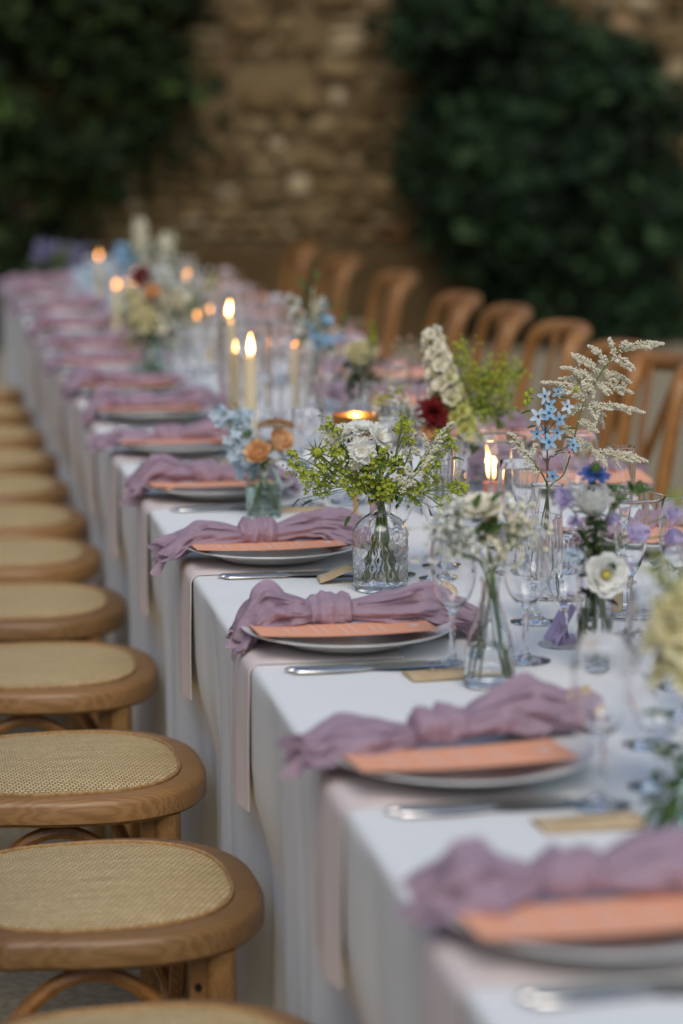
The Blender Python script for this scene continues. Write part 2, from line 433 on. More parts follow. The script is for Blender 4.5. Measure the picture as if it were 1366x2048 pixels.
# ------------------------------------------------------------------ table and cloth
TX0, TX1, TY0, TY1, TZ = -.018, .905, .25, 10.15, .75
tb = thing('banquet_table', 'long banquet table standing under the white cloth', 'table', (.44, 5.5, 0))
b_ = MB(); b_.box((TX0+.02, TY0+.03, .705), (TX1-.02, TY1-.03, .742)); b_.build('tabletop', M['oak'], tb, False, origin=(.44,5.5,0))
for y_ in (.6, 3.0, 5.5, 8.0, 9.8):
    for x_ in (.10, .79):
        b_ = MB(); b_.box((x_-.025,y_-.025,0),(x_+.025,y_+.025,.704)); b_.build('leg', M['oak'], tb, False, origin=(.44,5.5,0))
LEFT_CH = [2.36,2.98,3.58,4.25,4.84,5.40,5.90,6.42,6.95,7.5,8.1,8.7]
ny = 1000
Ys = np.linspace(TY0, TY1, ny)
def folds(y, ph):
    f = (.55*np.sin(2*PI*y/.31+ph+1.5*np.sin(y*1.7)) + .35*np.sin(2*PI*y/.173+2*ph+1.1*np.sin(y*2.9)) + .5*np.sin(2*PI*y/.74+ph*3))
    return np.sign(f)*np.abs(f)**.8
fl, fr = folds(Ys, .4), folds(Ys, 2.1)
crease = np.exp(-((Ys[:,None]-np.array([1.3,2.62,3.36,4.75,6.2,7.6,9.0]))/.022)**2).sum(1)
cross = []
zs = np.concatenate([np.linspace(.015,.66,16), [.70,.725,.738]])
rows = []
for z_ in zs:
    t = (TZ - z_)/.735
    amp = .0012 + .017*t**1.05
    kx = np.clip((.60-z_)/.12,0,1); kx = kx*kx*(3-2*kx)
    push = .026*np.max(np.exp(-((Ys[:,None]-np.array(LEFT_CH))/.175)**4),1)*kx
    amp = .0014 + .026*t
    pl_ = np.abs(np.sin(PI*Ys/.236+.9*np.sin(Ys*2.3)+.25*z_))**.5 - .6
    x = TX0 + .005*min(1,t*4) + np.clip(amp*(-fl*.5 - pl_*.55) + .004*np.sin(Ys*23+z_*9)*t, -.02, .016) + push + crease*.006*min(1,t*5)
    rows.append(np.stack([x, Ys, np.full(ny, z_)], 1))
for a in np.linspace(0, PI/2, 5)[1:]:
    rows.append(np.stack([TX0 + .010*(1-math.cos(a)) + 0*Ys, Ys, TZ - .010 + .010*math.sin(a) + .0*Ys], 1))
for x in np.linspace(.03, .87, 16):
    wv = .0013*crease + .0008*np.sin(Ys*9+x*14)+.0008*np.sin(Ys*17-x*31)+.0005*np.sin(Ys*41+x*57)
    rows.append(np.stack([x + 0*Ys, Ys, TZ + wv], 1))
for a in np.linspace(PI/2, 0, 5)[:-1]:
    rows.append(np.stack([TX1 - .010*(1-math.cos(a)) + 0*Ys, Ys, TZ - .010 + .010*math.sin(a) + 0*Ys], 1))
for z_ in zs[::-1]:
    t = (TZ - z_)/.735
    amp = .0012 + .017*t**1.05
    x = TX1 - .006*min(1,t*4) + amp*fr*.62
    rows.append(np.stack([x, Ys, np.full(ny, z_)], 1))
cl = MB(); cl.grid(np.array(rows))
for yy in (TY0, TY1):
    gx = np.linspace(TX0+.004, TX1-.004, 60)
    cl.grid(np.array([[(x, yy + (1 if yy > 5 else -1)*(.004+.02*(.75-z_))*abs(math.sin(x*17)), z_) for x in gx] for z_ in np.linspace(.748,.015,12)]))
tag(cl.build('tablecloth', M['linen']), 'long white linen tablecloth draped to the ground over the banquet table', 'tablecloth')

# ------------------------------------------------------------------ chairs
def seat_outline(inset=0.0, n=72):
    pts = []
    for k in range(n):
        a = 2*PI*k/n; c, s = math.cos(a), math.sin(a)
        e = 2/2.55
        x = .21*math.copysign(abs(c)**e, c); y = math.copysign(abs(s)**e, s)
        hw = .212 - .018*max(0, (-x+.05)/.26)
        hw += .020*math.exp(-((x+.135)/.026)**2)
        pts.append((x, y*hw))
    p = np.array(pts)
    if inset:
        T = np.roll(p,-1,0)-np.roll(p,1,0); T /= np.linalg.norm(T,axis=1)[:,None]
        p = p + np.stack([-T[:,1], T[:,0]],1)*inset
    return p
def cane_outline(sc, n=72):
    a = np.linspace(0,2*PI,n,endpoint=False); c,s = np.cos(a),np.sin(a); e = 2/2.6
    return np.stack([-.006+.176*sc*np.sign(c)*abs(c)**e, .178*sc*np.sign(s)*abs(s)**e],1)
def make_chair():
    t = thing('cane_chair', '', 'chair')
    m = MB(); L = []
    for ins, z in ((.006,.429),(.0,.435),(0,.459),(.004,.466),(.012,.470)):
        p = seat_outline(ins); L.append(np.column_stack([p, np.full(len(p), z)]))
    pin = cane_outline(1.02)
    L.append(np.column_stack([pin, np.full(len(pin), .470)])); L.append(np.column_stack([pin, np.full(len(pin), .462)]))
    m.grid(np.array(L), wrap=True)
    pb = cane_outline(.9); k = len(pb)
    m.grid(np.array([np.column_stack([seat_outline(.006), np.full(k,.429)]), np.column_stack([pb, np.full(k,.4295)]), np.column_stack([pb, np.full(k,.455)])])[::-1], wrap=True)
    m.build('seat_frame', M['oak'], t)
    m = MB(); L = []
    for q in np.linspace(1.0, .04, 9):
        p = cane_outline(q); L.append(np.column_stack([p, np.full(len(p), .4705 + .0045*(1-q**6) + .002*(1-q**2))]))
    m.grid(np.array(L), wrap=True); m.add(L[-1], [tuple(range(len(L[-1])))])
    L0 = cane_outline(1.0); m.grid(np.array([np.column_stack([L0*.99, np.full(len(L0), .456)]), L[0]]), wrap=True)
    cp = m.build('cane_panel', M['cane'], t)
    m = MB(); p = cane_outline(1.0); p = np.vstack([p, p[:2]]); m.tube(np.column_stack([p, np.full(len(p), .4715)]), .0032, 6, caps=False)
    m.build('cane_border', M['cord'], cp)
    for sy in (-1, 1):
        m = MB(); m.tube([(.135, sy*.155, .43), (.138, sy*.157, .25), (.142, sy*.16, 0)], [.021,.019,.015], 10); m.build('leg', M['oak'], t)
    # bent back: rear legs and hoop in one bentwood piece
    half = [(-.165,.190,0),(-.155,.197,.2),(-.15,.200,.40),(-.156,.200,.50),(-.172,.200,.64),(-.192,.200,.76),(-.204,.199,.835),(-.214,.188,.868),(-.240,.155,.880),(-.272,.100,.884),(-.292,.035,.886)]
    half = [(x-.022,y,z) for x,y,z in half]
    pth = half + [(x,-y,z) for x,y,z in half[::-1]]
    pth = np.array(pth); s = np.concatenate([[0],np.cumsum(np.linalg.norm(np.diff(pth,axis=0),axis=1))])
    ss = np.linspace(0,s[-1],64); sm = np.stack([np.interp(ss,s,pth[:,i]) for i in range(3)],1)
    for _ in range(2): sm[1:-1] = (sm[:-2]+2*sm[1:-1]+sm[2:])/4
    rad = np.where(sm[:,2]>.84, .0235, .0175); rad[0]=rad[-1]=.014
    m = MB(); m.tube(sm, rad, 10); m.build('back_hoop', M['beech'], t)
    for sy in (-1,1):
        m = MB(); q = np.linspace(0,1,14)
        pts = np.stack([-.187 - .085*q**1.3 - .012*np.sin(PI*q)*sy, sy*(-.12+.21*q) , .47+.40*q],1)
        m.tube(pts, .009, 8, flat=1.5); m.build('cross_splat', M['beech'], t)
    m = MB(); q = np.linspace(0,1,20)
    for sy in (-1,1):
        pts = np.stack([.125-.30*q, np.full(20,sy*.163), .20+.212*np.sin(PI*np.clip(q,.02,.98))**.55],1)
        b2 = MB(); b2.tube(pts, .0105, 8); b2.build('side_brace', M['beech'], t)
    pts = np.stack([np.full(20,.118), -.15+.30*q, .20+.212*np.sin(PI*np.clip(q,.02,.98))**.55],1)
    m.tube(pts, .0105, 8); m.build('front_brace', M['beech'], t)
    for sy in (-1,1):
        m = MB(); m.box((.098,sy*.150-.012,.36),(.117,sy*.150+.012,.424)); bl = m.build('corner_block', M['oak'], t, False)
        m = MB(); m.tube([(.107,sy*.150-.0125,.385),(.107,sy*.150-.0155,.385)], .005, 8); m.tube([(.107,sy*.150+.0125,.385),(.107,sy*.150+.0155,.385)], .005, 8); m.build('bolt', M['bolt'], bl)
    return t
proto = make_chair()
RIGHT_CH = [4.78,5.22,5.52,6.12,6.70,7.22,8.25,9.2,10.15]
for i, y_ in enumerate(LEFT_CH):
    lab = f'oak chair with cane seat, {ORD[i]} from the front along the near side'
    rz = random.uniform(-.06,.06); loc = (-.214+random.uniform(-.006,.004), y_, 0)
    if i == 0:
        o = proto; o.location = loc; o.rotation_euler = (0,0,rz); o['label'] = lab; o['group'] = 'cane seat chairs along the near side of the table'
    else: dup(proto, loc, rz, lab, 'cane seat chairs along the near side of the table')
for i, y_ in enumerate(RIGHT_CH):
    lab = f'bentwood cross-back chair, {ORD[i]} from the front along the far side'
    dup(proto, (.995+(.085 if i==0 else 0)+random.uniform(-.02,.02), y_, 0), PI+random.uniform(-.08,.08), lab, 'cross-back chairs along the far side of the table')

# ------------------------------------------------------------------ place settings
OCC = []          # (x, y, r) already taken on the table
def free(x, y, r): return all((x-a)**2+(y-b)**2 > (r+c)**2 for a,b,c in OCC)

def plate_mb():
    m = MB()
    prof = [(.0005,.004),(.075,.004),(.088,.006),(.098,.011),(.118,.017),(.138,.0215),(.1405,.0225),(.141,.0215),(.139,.0195),(.119,.0145),(.10,.008),(.088,.0025),(.083,0),(.079,0),(.078,.0015),(.0005,.0015)]
    m.lathe(prof, 72); return m
def napkin_tail(mb, sgn, L, droop, lift, seed, hw=.036, hh=.021, yoff=0.0, z0=0.0):
    rs = np.random.RandomState(seed); ph = rs.uniform(0,6,8)
    nu, nt_ = 46, 72
    th = np.linspace(0,2*PI,nt_,endpoint=False)
    V = np.zeros((nu,nt_,3))
    for i,u in enumerate(np.linspace(0,1,nu)):
        grow = 1-math.exp(-u*5.5)
        endf = 1 - .55*max(0,(u-.72)/.28)**1.6
        a = (.017 + (hw-.008)*grow)*(1+.18*math.sin(u*5+ph[0]))*(1 if u<.8 else 1+.25*(u-.8)/.2)
        c = (.017 + (hh-.012)*math.sin(min(1,u*1.5)*PI*.62))*endf*(1+.14*math.sin(u*7+ph[1]))
        A = .12+.30*grow
        F = (np.abs(np.sin(1.5*th+ph[2]+1.3*math.sin(2.2*u+ph[3])))**.75-.55) + .55*(np.abs(np.sin(3.5*th+ph[4]-2.6*u+.8*math.sin(4*u)))**.7-.55) + .28*np.sin(8*th+ph[5]+3*u)
        nz = np.array([mnoise.noise(Vector((math.cos(t)*1.7+ph[6], math.sin(t)*1.7, u*4.2+seed*3.1))) for t in th])
        nz2 = np.array([mnoise.noise(Vector((math.cos(t)*4.5+ph[7], math.sin(t)*4.5, u*6.5+seed*1.7))) for t in th])
        r = 1 + A*(F*.55 + .6*nz + .38*nz2*(.4+u))
        y = yoff*u + a*np.cos(th)*r; z = c*np.sin(th)*r
        zc = z0 + hh*.98 + lift*math.sin(min(1,u*1.15)*PI)**1.0 - droop*max(0,(u-.52)/.48)**1.7
        zz = zc + z
        floor = z0 - droop*max(0,(u-.52)/.48)**1.7
        zz = np.where(zz < floor, floor + (zz-floor)*.06, zz)
        x = sgn*(.024 + L*u*(1-.10*droop/.06*max(0,u-.6)))
        ragged = sgn*(.010*nz + .008*np.sin(5*th+ph[7]))*max(0,(u-.7)/.3)
        V[i,:,0] = x + ragged; V[i,:,1] = y; V[i,:,2] = zz
    mb.grid(V, wrap=True)
    # loose folds of the cloth lying over the roll
    for (c0, c1, u0, u1, k0) in ((2, 26, .10, .92, 1.10), (16, 40, .30, 1.0, 1.13), (40, 68, .25, .98, 1.08)):
        i0, i1 = int(u0*(nu-1)), int(u1*(nu-1)); rows = []
        for i in range(i0, i1+1):
            uu = (i-i0)/(i1-i0); cen = V[i].mean(0); row = []
            for jx, j in enumerate(range(c0, c1+1)):
                w = jx/(c1-c0); e = abs(2*w-1)**4; sw = math.sin(PI*uu)**.5
                k = 1 + (k0-1)*sw*(1+.5*math.sin(6*uu+ph[c0%8])) + .16*e*sw*(math.sin(11*uu+ph[j%3])+.6)
                p = cen + (V[i, j%nt_]-cen)*k; p[0] += sgn*.006*e*math.sin(9*uu+ph[2]); p[2] = max(p[2], V[i,:,2].min()+.001)
                row.append(p)
            rows.append(row)
        mb.grid(np.array(rows))
    # gathered mouth of the tail: folds back inwards
    last = V[-1]; cen = last.mean(0)
    rings = [last, cen+(last-cen)*.72+np.array([-sgn*.012,0,0]), cen+(last-cen)*.35+np.array([-sgn*.03,0,0]), cen+(last-cen)*.05+np.array([-sgn*.04,0,0])]
    mb.grid(np.array(rings), wrap=True)
def napkin_ruffle(mb, sgn, x0, L, W, seed, z0, droop):
    rs = np.random.RandomState(seed); ph = rs.uniform(0,6,6)
    nu, nv = 26, 40; V = np.zeros((nu,nv,3))
    for i,u in enumerate(np.linspace(0,1,nu)):
        for j,v_ in enumerate(np.linspace(-1,1,nv)):
            w = W*(.45+.55*u)
            zz = z0 + .016*math.sin(v_*5+ph[0]+1.5*u)*(.3+u) + .008*math.sin(v_*11+ph[1]-2*u)*u - droop*u**1.8 - .008*v_*v_
            xx = x0 + sgn*(L*u*(1-.35*u*droop/.05) + .010*u*math.sin(v_*7+ph[2]) + .007*u*math.sin(v_*17+ph[3]))
            V[i,j] = (xx, v_*w + .01*math.sin(3*u+ph[4]), zz)
    mb.grid(V)
def napkin_knot(mb, seed, hgt=.0):
    rs = np.random.RandomState(seed); ph = rs.uniform(0,6,6)
    nu, nt_ = 40, 60; th = np.linspace(0,2*PI,nt_,endpoint=False); V = np.zeros((nu,nt_,3))
    tilt = rs.uniform(-.25,.25)
    for i,u in enumerate(np.linspace(-1,1,nu)):
        prof = (max(0,1-abs(u)**3.2))**.5
        r0 = .012 + .0165*prof
        wr = 1 + .075*np.sin(7*u+1.6*np.sin(th+ph[0])+ph[1]) + 0.05*np.sin(15*u+2.2*np.sin(th+ph[2])) + .03*np.sin(2*th+ph[3])
        nz = np.array([mnoise.noise(Vector((math.cos(t)*1.3+seed, math.sin(t)*1.3, u*2.2))) for t in th])
        r = r0*(wr+.20*nz)
        y = 1.12*r*np.cos(th); z = 1.02*r*np.sin(th)
        z = np.where(z<-.019, -.019+(z+.019)*.1, z)
        V[i,:,0] = .031*u + tilt*z; V[i,:,1] = y; V[i,:,2] = z + .026 + hgt
    mb.grid(V, wrap=True)
def make_napkin(v):
    t = thing('knotted_napkin', '', 'napkin')
    k = MB(); napkin_knot(k, 5+v['s'], v.get('kh',0)); k.build('knot', M['gauze'], t)
    a = MB(); napkin_tail(a, -1, v['L1'], v['d1'], v['l1'], 21+v['s'], v.get('w1',.036), v.get('h1',.021), v.get('y1',0))
    napkin_ruffle(a, -1, -.024-v['L1']*.62, v['L1']*.42+.012, .036, 41+v['s'], .028-v['d1']*.25, v['d1']*1.05+.004)
    a.build('tail', M['gauze'], t)
    c = MB(); napkin_tail(c, 1, v['L2'], v['d2'], v['l2'], 61+v['s'], v.get('w2',.036), v.get('h2',.021), v.get('y2',0))
    napkin_ruffle(c, 1, .024+v['L2']*.6, v['L2']*.42+.012, .034, 81+v['s'], .024-v['d2']*.25, v['d2']*1.05+.004)
    c.build('tail', M['gauze'], t)
    return t
VAR = [dict(s=1,L1=.105,d1=.045,l1=.006,L2=.18,d2=.018,l2=.007,w1=.040,h1=.024,h2=.022),
       dict(s=2,L1=.135,d1=.028,l1=.000,L2=.155,d2=.002,l2=.014,h1=.019,w2=.036,h2=.020),
       dict(s=3,L1=.132,d1=.018,l1=-.002,L2=.135,d2=-.012,l2=.014,h1=.017,h2=.024,kh=.002,y2=.035),
       dict(s=4,L1=.108,d1=.012,l1=.0,L2=.18,d2=-.02,l2=.01,h1=.023,h2=.024,kh=.004),
       dict(s=5,L1=.12,d1=.030,l1=.008,L2=.13,d2=.012,l2=.002,h1=.026,h2=.018)]
NAP = [make_napkin(v) for v in VAR]; nap_used = [False]*5
def menu_mb():
    m = MB(); L, W = .232, .104; nx_, ny_ = 14, 4
    top = np.array([[(-L/2+L*i/(nx_-1), -W/2+W*j/(ny_-1), .0009+.0035*((i/(nx_-1)-.5)*2)**2) for i in range(nx_)] for j in range(ny_)])
    bot = top.copy(); bot[...,2] -= .0008
    m.grid(top); m.grid(bot[::-1])
    per = [(0,i) for i in range(nx_)] + [(j,nx_-1) for j in range(1,ny_)] + [(ny_-1,i) for i in range(nx_-2,-1,-1)] + [(j,0) for j in range(ny_-2,0,-1)]
    m.grid(np.array([[bot[a] for a in per],[top[a] for a in per]]), wrap=True)
    return m
def menu_print_mb():
    m = MB(); rs = random.Random(5); L = .232
    zf = lambda x: .0009+.0035*((x/(L/2)))**2+.0003
    def q(x0,x1,y0,y1):
        m.add([(x0,y0,zf(x0)),(x1,y0,zf(x1)),(x1,y1,zf(x1)),(x0,y1,zf(x0))],[(0,1,2,3)])
    for col in range(11):
        x = -.075+col*.0125
        if col in (2,5,8): continue
        y = -.034+rs.uniform(0,.012); ye = -y
        while y < ye:
            s = rs.uniform(.002,.006); q(x, x+.0016, y, y+s); y += s+.0016
    for a in range(6):
        q(.088+.002*a, .0895+.002*a, -.008+.0013*abs(a-3), .008-.0013*abs(a-3))
    return m
me_menu, me_print = menu_mb(), menu_print_mb()
def knife_mb(L=.215):
    m = MB(); n = 26; V = []
    for i,u in enumerate(np.linspace(0,1,n)):
        x = u*L
        if u < .46: w = .0045+.0042*math.sin(PI*min(1,(u+.03)/.5))**.7 if u>0 else .002; h = .0036*(1 if u>.02 else .4)
        else:
            q = (u-.46)/.54; w = .0052 + .0055*min(1,q*5)*(1-.0*q); w *= (1-max(0,(q-.8)/.2)**2*.9); h = .0014
        if .43<u<.5: w = .0046
        a = np.linspace(0,2*PI,10,endpoint=False)
        V.append(np.stack([np.full(10,x), w*np.cos(a), .004+h*np.sin(a)],1))
    m.grid(np.array(V), wrap=True); m.add(V[0],[tuple(range(9,-1,-1))]); m.add(V[-1],[tuple(range(10))]); return m
def fork_mb(L=.195):
    m = MB(); n=22; V=[]
    for u in np.linspace(0,1,n):
        x = u*L*.70; w = .0085-.0055*min(1,u*1.6) if u<.9 else .003+.009*(u-.9)/.1
        z = .0035+.010*max(0,(u-.6)/.4)**2; a = np.linspace(0,2*PI,10,endpoint=False)
        V.append(np.stack([np.full(10,x), w*np.cos(a), z+.0014*np.sin(a)],1))
    m.grid(np.array(V), wrap=True); m.add(V[0],[tuple(range(9,-1,-1))])
    x0 = L*.70
    for k in range(4):
        y = -.009+.006*k
        m.tube([(x0-.004,y*.8,.0130),(x0+.02,y,.0115),(x0+.045,y,.0085),(x0+L*.3,y*.95,.009)], [.0022,.0020,.0016,.0008], 6)
    m.box((x0-.005,-.0115,.0118),(x0+.006,.0115,.0142))
    return m
me_knife, me_knife2, me_fork = knife_mb(), knife_mb(.195), fork_mb()
def runner_mb(sgn=1):
    # folded strip: lies on the cloth then hangs over the edge
    m = MB()
    path = [(.198,.0018)] + [(x,.0018) for x in np.linspace(.182,.012,12)]
    for a in np.linspace(0,PI/2,6)[1:]: path.append((.012-.0150*math.sin(a), .0018-.0145+.0145*math.cos(a)))
    x_e = path[-1][0]
    for k,z in enumerate(np.linspace(-.03,-.195,10)): path.append((x_e-.0015*math.sin(k*.35), z))
    path = np.array(path); nw = 12
    ws = np.linspace(-.105,.035,nw)
    T = np.gradient(path,axis=0); T/=np.linalg.norm(T,axis=1)[:,None]; N = np.stack([T[:,1],-T[:,0]],1)
    N = np.where((N[:,1:2]<0)&(abs(T[:,1:2])<.5), -N, N)
    def layer(off, sh):
        V=[]
        for i,(x,z) in enumerate(path):
            row=[]
            hang = max(0,i-17)/10
            for w in ws:
                k = off + .0030*hang*math.sin(w*52+1+.12*i)+ .003*hang*math.sin(w*27+.1*i)+.003*hang
                ox,oz = (0,k) if i<13 else ((-k*math.sin(min(1,(i-12)/6)*PI/2)), k*math.cos(min(1,(i-12)/6)*PI/2))
                row.append((x+ox, w+sh*hang*.012, z+oz))
            V.append(row)
        return np.array(V)
    A = layer(.0016,1); B = layer(.0,1)
    m.grid(A); m.grid(B[:,::-1])
    for c in (0,-1): m.grid(np.stack([A[:,c],B[:,c]],1))
    for c in (0,-1): m.grid(np.stack([A[c],B[c]],0))
    return m
me_run = runner_mb()
def packet_mb(bend=.0):
    m = MB(); L,W = .105,.048; nx_=9
    for sgn_,lo in ((1,.0030),(-1,.0005)):
        V=[[(-L/2+L*i/(nx_-1), -W/2+W*j/4, lo+(.0035*math.sin(PI*j/4)*(1 if sgn_>0 else 0))+bend*math.exp(-((i/(nx_-1)-.45)/.3)**2)) for i in range(nx_)] for j in range(5)]
        V=np.array(V); m.grid(V if sgn_>0 else V[::-1])
        if sgn_>0: A=V
        else: B=V
    for c in (0,-1): m.grid(np.stack([A[:,c],B[:,c]],1)); m.grid(np.stack([A[c],B[c]],0))
    return m
me_pk = [packet_mb(), packet_mb(.018)]
def packet_print_mb(bend=0.0):
    m = MB(); rs = random.Random(9)
    for k in range(14):
        x=-.028+.0042*k; s=rs.uniform(.003,.009); zz=.0068+bend*math.exp(-(((x+.0525)/.105-.45)/.3)**2)
        m.add([(x,-s/2,zz),(x+.0022,-s/2+.001,zz),(x+.003,s/2,zz),(x+.0008,s/2-.001,zz)],[(0,1,2,3)])
    return m
me_pp = [packet_print_mb(), packet_print_mb(.018)]
CACHE = {}
def inst(key, mb, name, mat, loc, rz=0, parent=None, smooth=True, rot=None):
    if key not in CACHE:
        o = mb.build(name, mat, parent, smooth); CACHE[key] = o.data
    else:
        o = bpy.data.objects.new(name, CACHE[key]); COL.objects.link(o)
        if parent is not None: o.parent = parent
    o.location = loc; o.rotation_euler = rot if rot else (0,0,rz)
    return o
ZC = TZ + .001
LEFT_Y = [1.905,2.43,3.07,3.70,4.34,4.93,5.50,6.0,6.55,7.03,7.7,8.4,9.1,9.75]
RIGHT_Y = [3.06,3.68,4.30,4.93,5.55,6.15,6.8,7.4,8.1,8.8,9.5]
NVAR = [3,2,0,1,4,2,0,4,1,3,0,2,4,1,0]
KROT = [R(1),R(4),R(0),R(2),R(3)]
for side, ylist in (('left',LEFT_Y),('right',RIGHT_Y)):
    mir = 1 if side == 'left' else -1
    sd = 'near-side' if side == 'left' else 'far-side'
    for i, y_ in enumerate(ylist):
        nth = f'{ORD[i]} {sd} setting from the front'
        jx, jy = random.uniform(-.006,.006), random.uniform(-.008,.008)
        px = (.122+jx) if mir==1 else (TX1-.135+jx)
        inst('plate', plate_mb(), 'plate', M['china'], (px, y_+jy, ZC+.007), random.uniform(0,6))
        tag(bpy.data.objects[-1] if False else COL.objects[-1], f'grey-white dinner plate of the {nth}', 'plate', 'dinner plates along the table')
        # blush runner
        if i < 11:
            o = inst('runner', me_run, 'folded_napkin', M['blush'], ((TX0 if mir==1 else TX1), y_+random.uniform(-.008,.008), TZ), 0 if mir==1 else PI)
            tag(o, f'blush linen napkin hanging over the edge, {nth}', 'napkin', 'blush napkins under the plates')
        # knotted napkin
        vi = NVAR[i] if mir==1 else (i*3+1)%5
        nz = ZC+.007+.0195
        loc = (px-.018+random.uniform(-.006,.006), y_+.028+random.uniform(-.01,.01), nz-.006)
        rz = KROT[i] if (mir==1 and i<5) else random.uniform(-.12,.12)
        if mir == -1: rz += PI
        lab = f'knotted mauve gauze napkin on the plate of the {nth}'
        if not nap_used[vi]:
            o = NAP[vi]; o.scale = (1,.92,.80); o.location = loc; o.rotation_euler=(0,0,rz); o['label']=lab; o['group']='knotted mauve napkins on the plates'; nap_used[vi]=True
        else: dup(NAP[vi], loc, rz, lab, 'knotted mauve napkins on the plates').scale = (random.uniform(.9,1.05), random.choice((-1,1))*random.uniform(.85,1), random.uniform(.68,.86))
        # menu card
        mrot = random.uniform(-.05,.05) if not (mir==1 and i<4) else [R(1.5),R(3),R(-.5),R(.5)][i]
        o = inst('menu', me_menu, 'menu_card', M['coral'], (px-.014*mir, y_+jy-.048, ZC+.0305), mrot, rot=(R(-4), 0, mrot+(0 if mir==1 else PI)))
        tag(o, f'coral menu card with white print, {nth}', 'menu card', 'coral menu cards on the plates')
        stuff(inst('menuprint', me_print, 'print', M['ink_white'], (0,0,0), 0, o, False))
        # cutlery
        if (mir==1 and i<8):
            for q,(dy,dx,mk,nm) in enumerate(((-.152,.012,me_knife,'outer'),(-.140,.004,me_knife2,'inner'))):
                o = inst('knife'+nm, mk, 'knife', M['steel'], (TX0+.03+dx, y_+dy-(.006 if i==2 else 0), ZC), R(2.0)+random.uniform(-.02,.02))
                tag(o, f'{nm} polished table knife of the {nth}', 'knife', 'table knives beside the plates')
        if (mir==1 and i<4) or (mir==-1 and i<3):
            for q,nm in enumerate(('outer','inner')):
                yy = y_+(.165+.018*q if mir==1 else -.165-.018*q)
                o = inst('fork', me_fork, 'fork', M['steel'], ((TX0+.02 if mir==1 else TX1-.02), yy, ZC), (0 if mir==1 else PI)+random.uniform(-.03,.03))
                tag(o, f'{"inner" if q==0 else "outer"} polished fork of the {nth}', 'fork', 'forks beside the plates')
        # kraft packet
        if i < 8:
            kx, ky, kr, kb = {0:(.26,y_-.20,.1,0),1:(.207,2.221,R(4),0),2:(.214,2.874,R(6),0),3:(.214,3.505,R(-4),1)}.get(i if mir==1 else 99, (.235,y_-.17,random.uniform(-.3,.3),0))
            if mir==-1: kx, ky = TX1-.25, y_+.16
            o = inst('pk%d'%kb, me_pk[kb], 'seed_packet', M['kraft'], (kx,ky,ZC), kr)
            tag(o, f'small {"creased " if kb else ""}kraft paper packet by the {nth}', 'paper packet', 'kraft packets on the table')
            stuff(inst('pp%d'%kb, me_pp[kb], 'print', M['ink_dark'], (0,0,0), 0, o, False))
        OCC.append((px,y_,.15))

# ------------------------------------------------------------------ vases
def hold(prof):
    """support loops so that long straight walls keep straight shading normals"""
    out = [prof[0]]
    for a, b in zip(prof[:-1], prof[1:]):
        d = math.hypot(b[0]-a[0], b[1]-a[1])
        if d > .010 and abs(b[0]-a[0]) < .1*abs(b[1]-a[1]):
            for q in (.0012/d, 1-.0012/d): out.append((a[0]+(b[0]-a[0])*q, a[1]+(b[1]-a[1])*q))
        out.append(b)
    return out
def vase(name, label, x, y, outer, inner, wz=None, mat='glass', seg=48, fn=None, cat='vase'):
    """outer/inner profiles (r,z) from the foot up to the lip; solid glass wall"""
    t = thing(name, label, cat, (x,y,ZC))
    m = MB(); prof = [(.0004,outer[0][1])] + outer + inner[::-1] + [(.0004, inner[0][1])]
    m.lathe(prof if fn else hold(prof), seg, fn=fn); m.build('glass_body', M[mat], t)
    if wz:
        zz = [p[1] for p in inner]; rr = [p[0] for p in inner]
        L = [(.0004, inner[0][1]-.0004)] + [(r+.0004, z-(.0004 if k==0 else 0)) for k,(r,z) in enumerate(inner) if z < wz] + [(np.interp(wz,zz,rr)+.0004, wz), (.0004, wz)]
        w = MB(); w.lathe(hold(L), seg); w.build('water', M['water'], t)
    OCC.append((x,y,max(p[0] for p in outer)+.004))
    return t
def emboss(i, r, z, a):
    if .012 < z < .088 and 1 <= i <= 30: return .0013*np.maximum(0, np.cos(a*14+ (3.14 if int(z/.011)%2 else 0)))*max(0, math.sin(PI*((z-.012)%.011)/.011))
    return 0*a
V1 = (.240,3.43)
o1 = [(.036,0),(.0395,.002),(.0405,.006)] + [(.0405,z) for z in np.linspace(.010,.085,24)] + [(.0395,.092),(.036,.1),(.029,.107),(.021,.111),(.0165,.114),(.0155,.118),(.0152,.128),(.0155,.131),(.0185,.1325),(.019,.1345),(.0175,.1365)]
i1 = [(.033,.006),(.0365,.009),(.0372,.014),(.0372,.085),(.0362,.091),(.0325,.0985),(.025,.105),(.0175,.109),(.0135,.113),(.0128,.118),(.0126,.130),(.0145,.1345)]
vase('bottle_vase','embossed clear glass bottle vase holding lime and white flowers beside third plate', *V1, o1, i1, .066, seg=112, fn=emboss)
V2 = (.170,4.11)
vase('jar_vase','short pale green glass jar holding two peach roses', *V2, [(.026,0),(.0295,.002),(.0305,.008),(.0308,.06),(.029,.075),(.024,.082),(.0235,.086),(.0255,.09)], [(.026,.006),(.0275,.009),(.0280,.06),(.0265,.073),(.0215,.081),(.021,.086),(.023,.0895)], .055, 'green_glass')
V3 = (.252,2.81)
vase('flask_vase','clear glass flask vase with baby\'s breath and a white bloom', *V3, [(.029,0),(.0315,.003),(.0318,.02),(.030,.045),(.025,.068),(.017,.092),(.0115,.108),(.0105,.125),(.0125,.134)], [(.026,.006),(.0295,.009),(.0298,.02),(.028,.045),(.023,.068),(.015,.092),(.0095,.108),(.0088,.125),(.011,.1335)], .05)
V4 = (.466,3.335)
vase('tall_square_vase','clear glass vase with thick base holding blue stars and cream astilbe', *V4, [(.0255,0),(.0265,.002),(.0265,.022),(.0245,.024),(.0235,.03),(.0228,.12),(.0228,.163),(.0235,.165)], [(.018,.03),(.0205,.034),(.0208,.12),(.0210,.163),(.0222,.1648)], .07)
V5 = (.402,2.87)
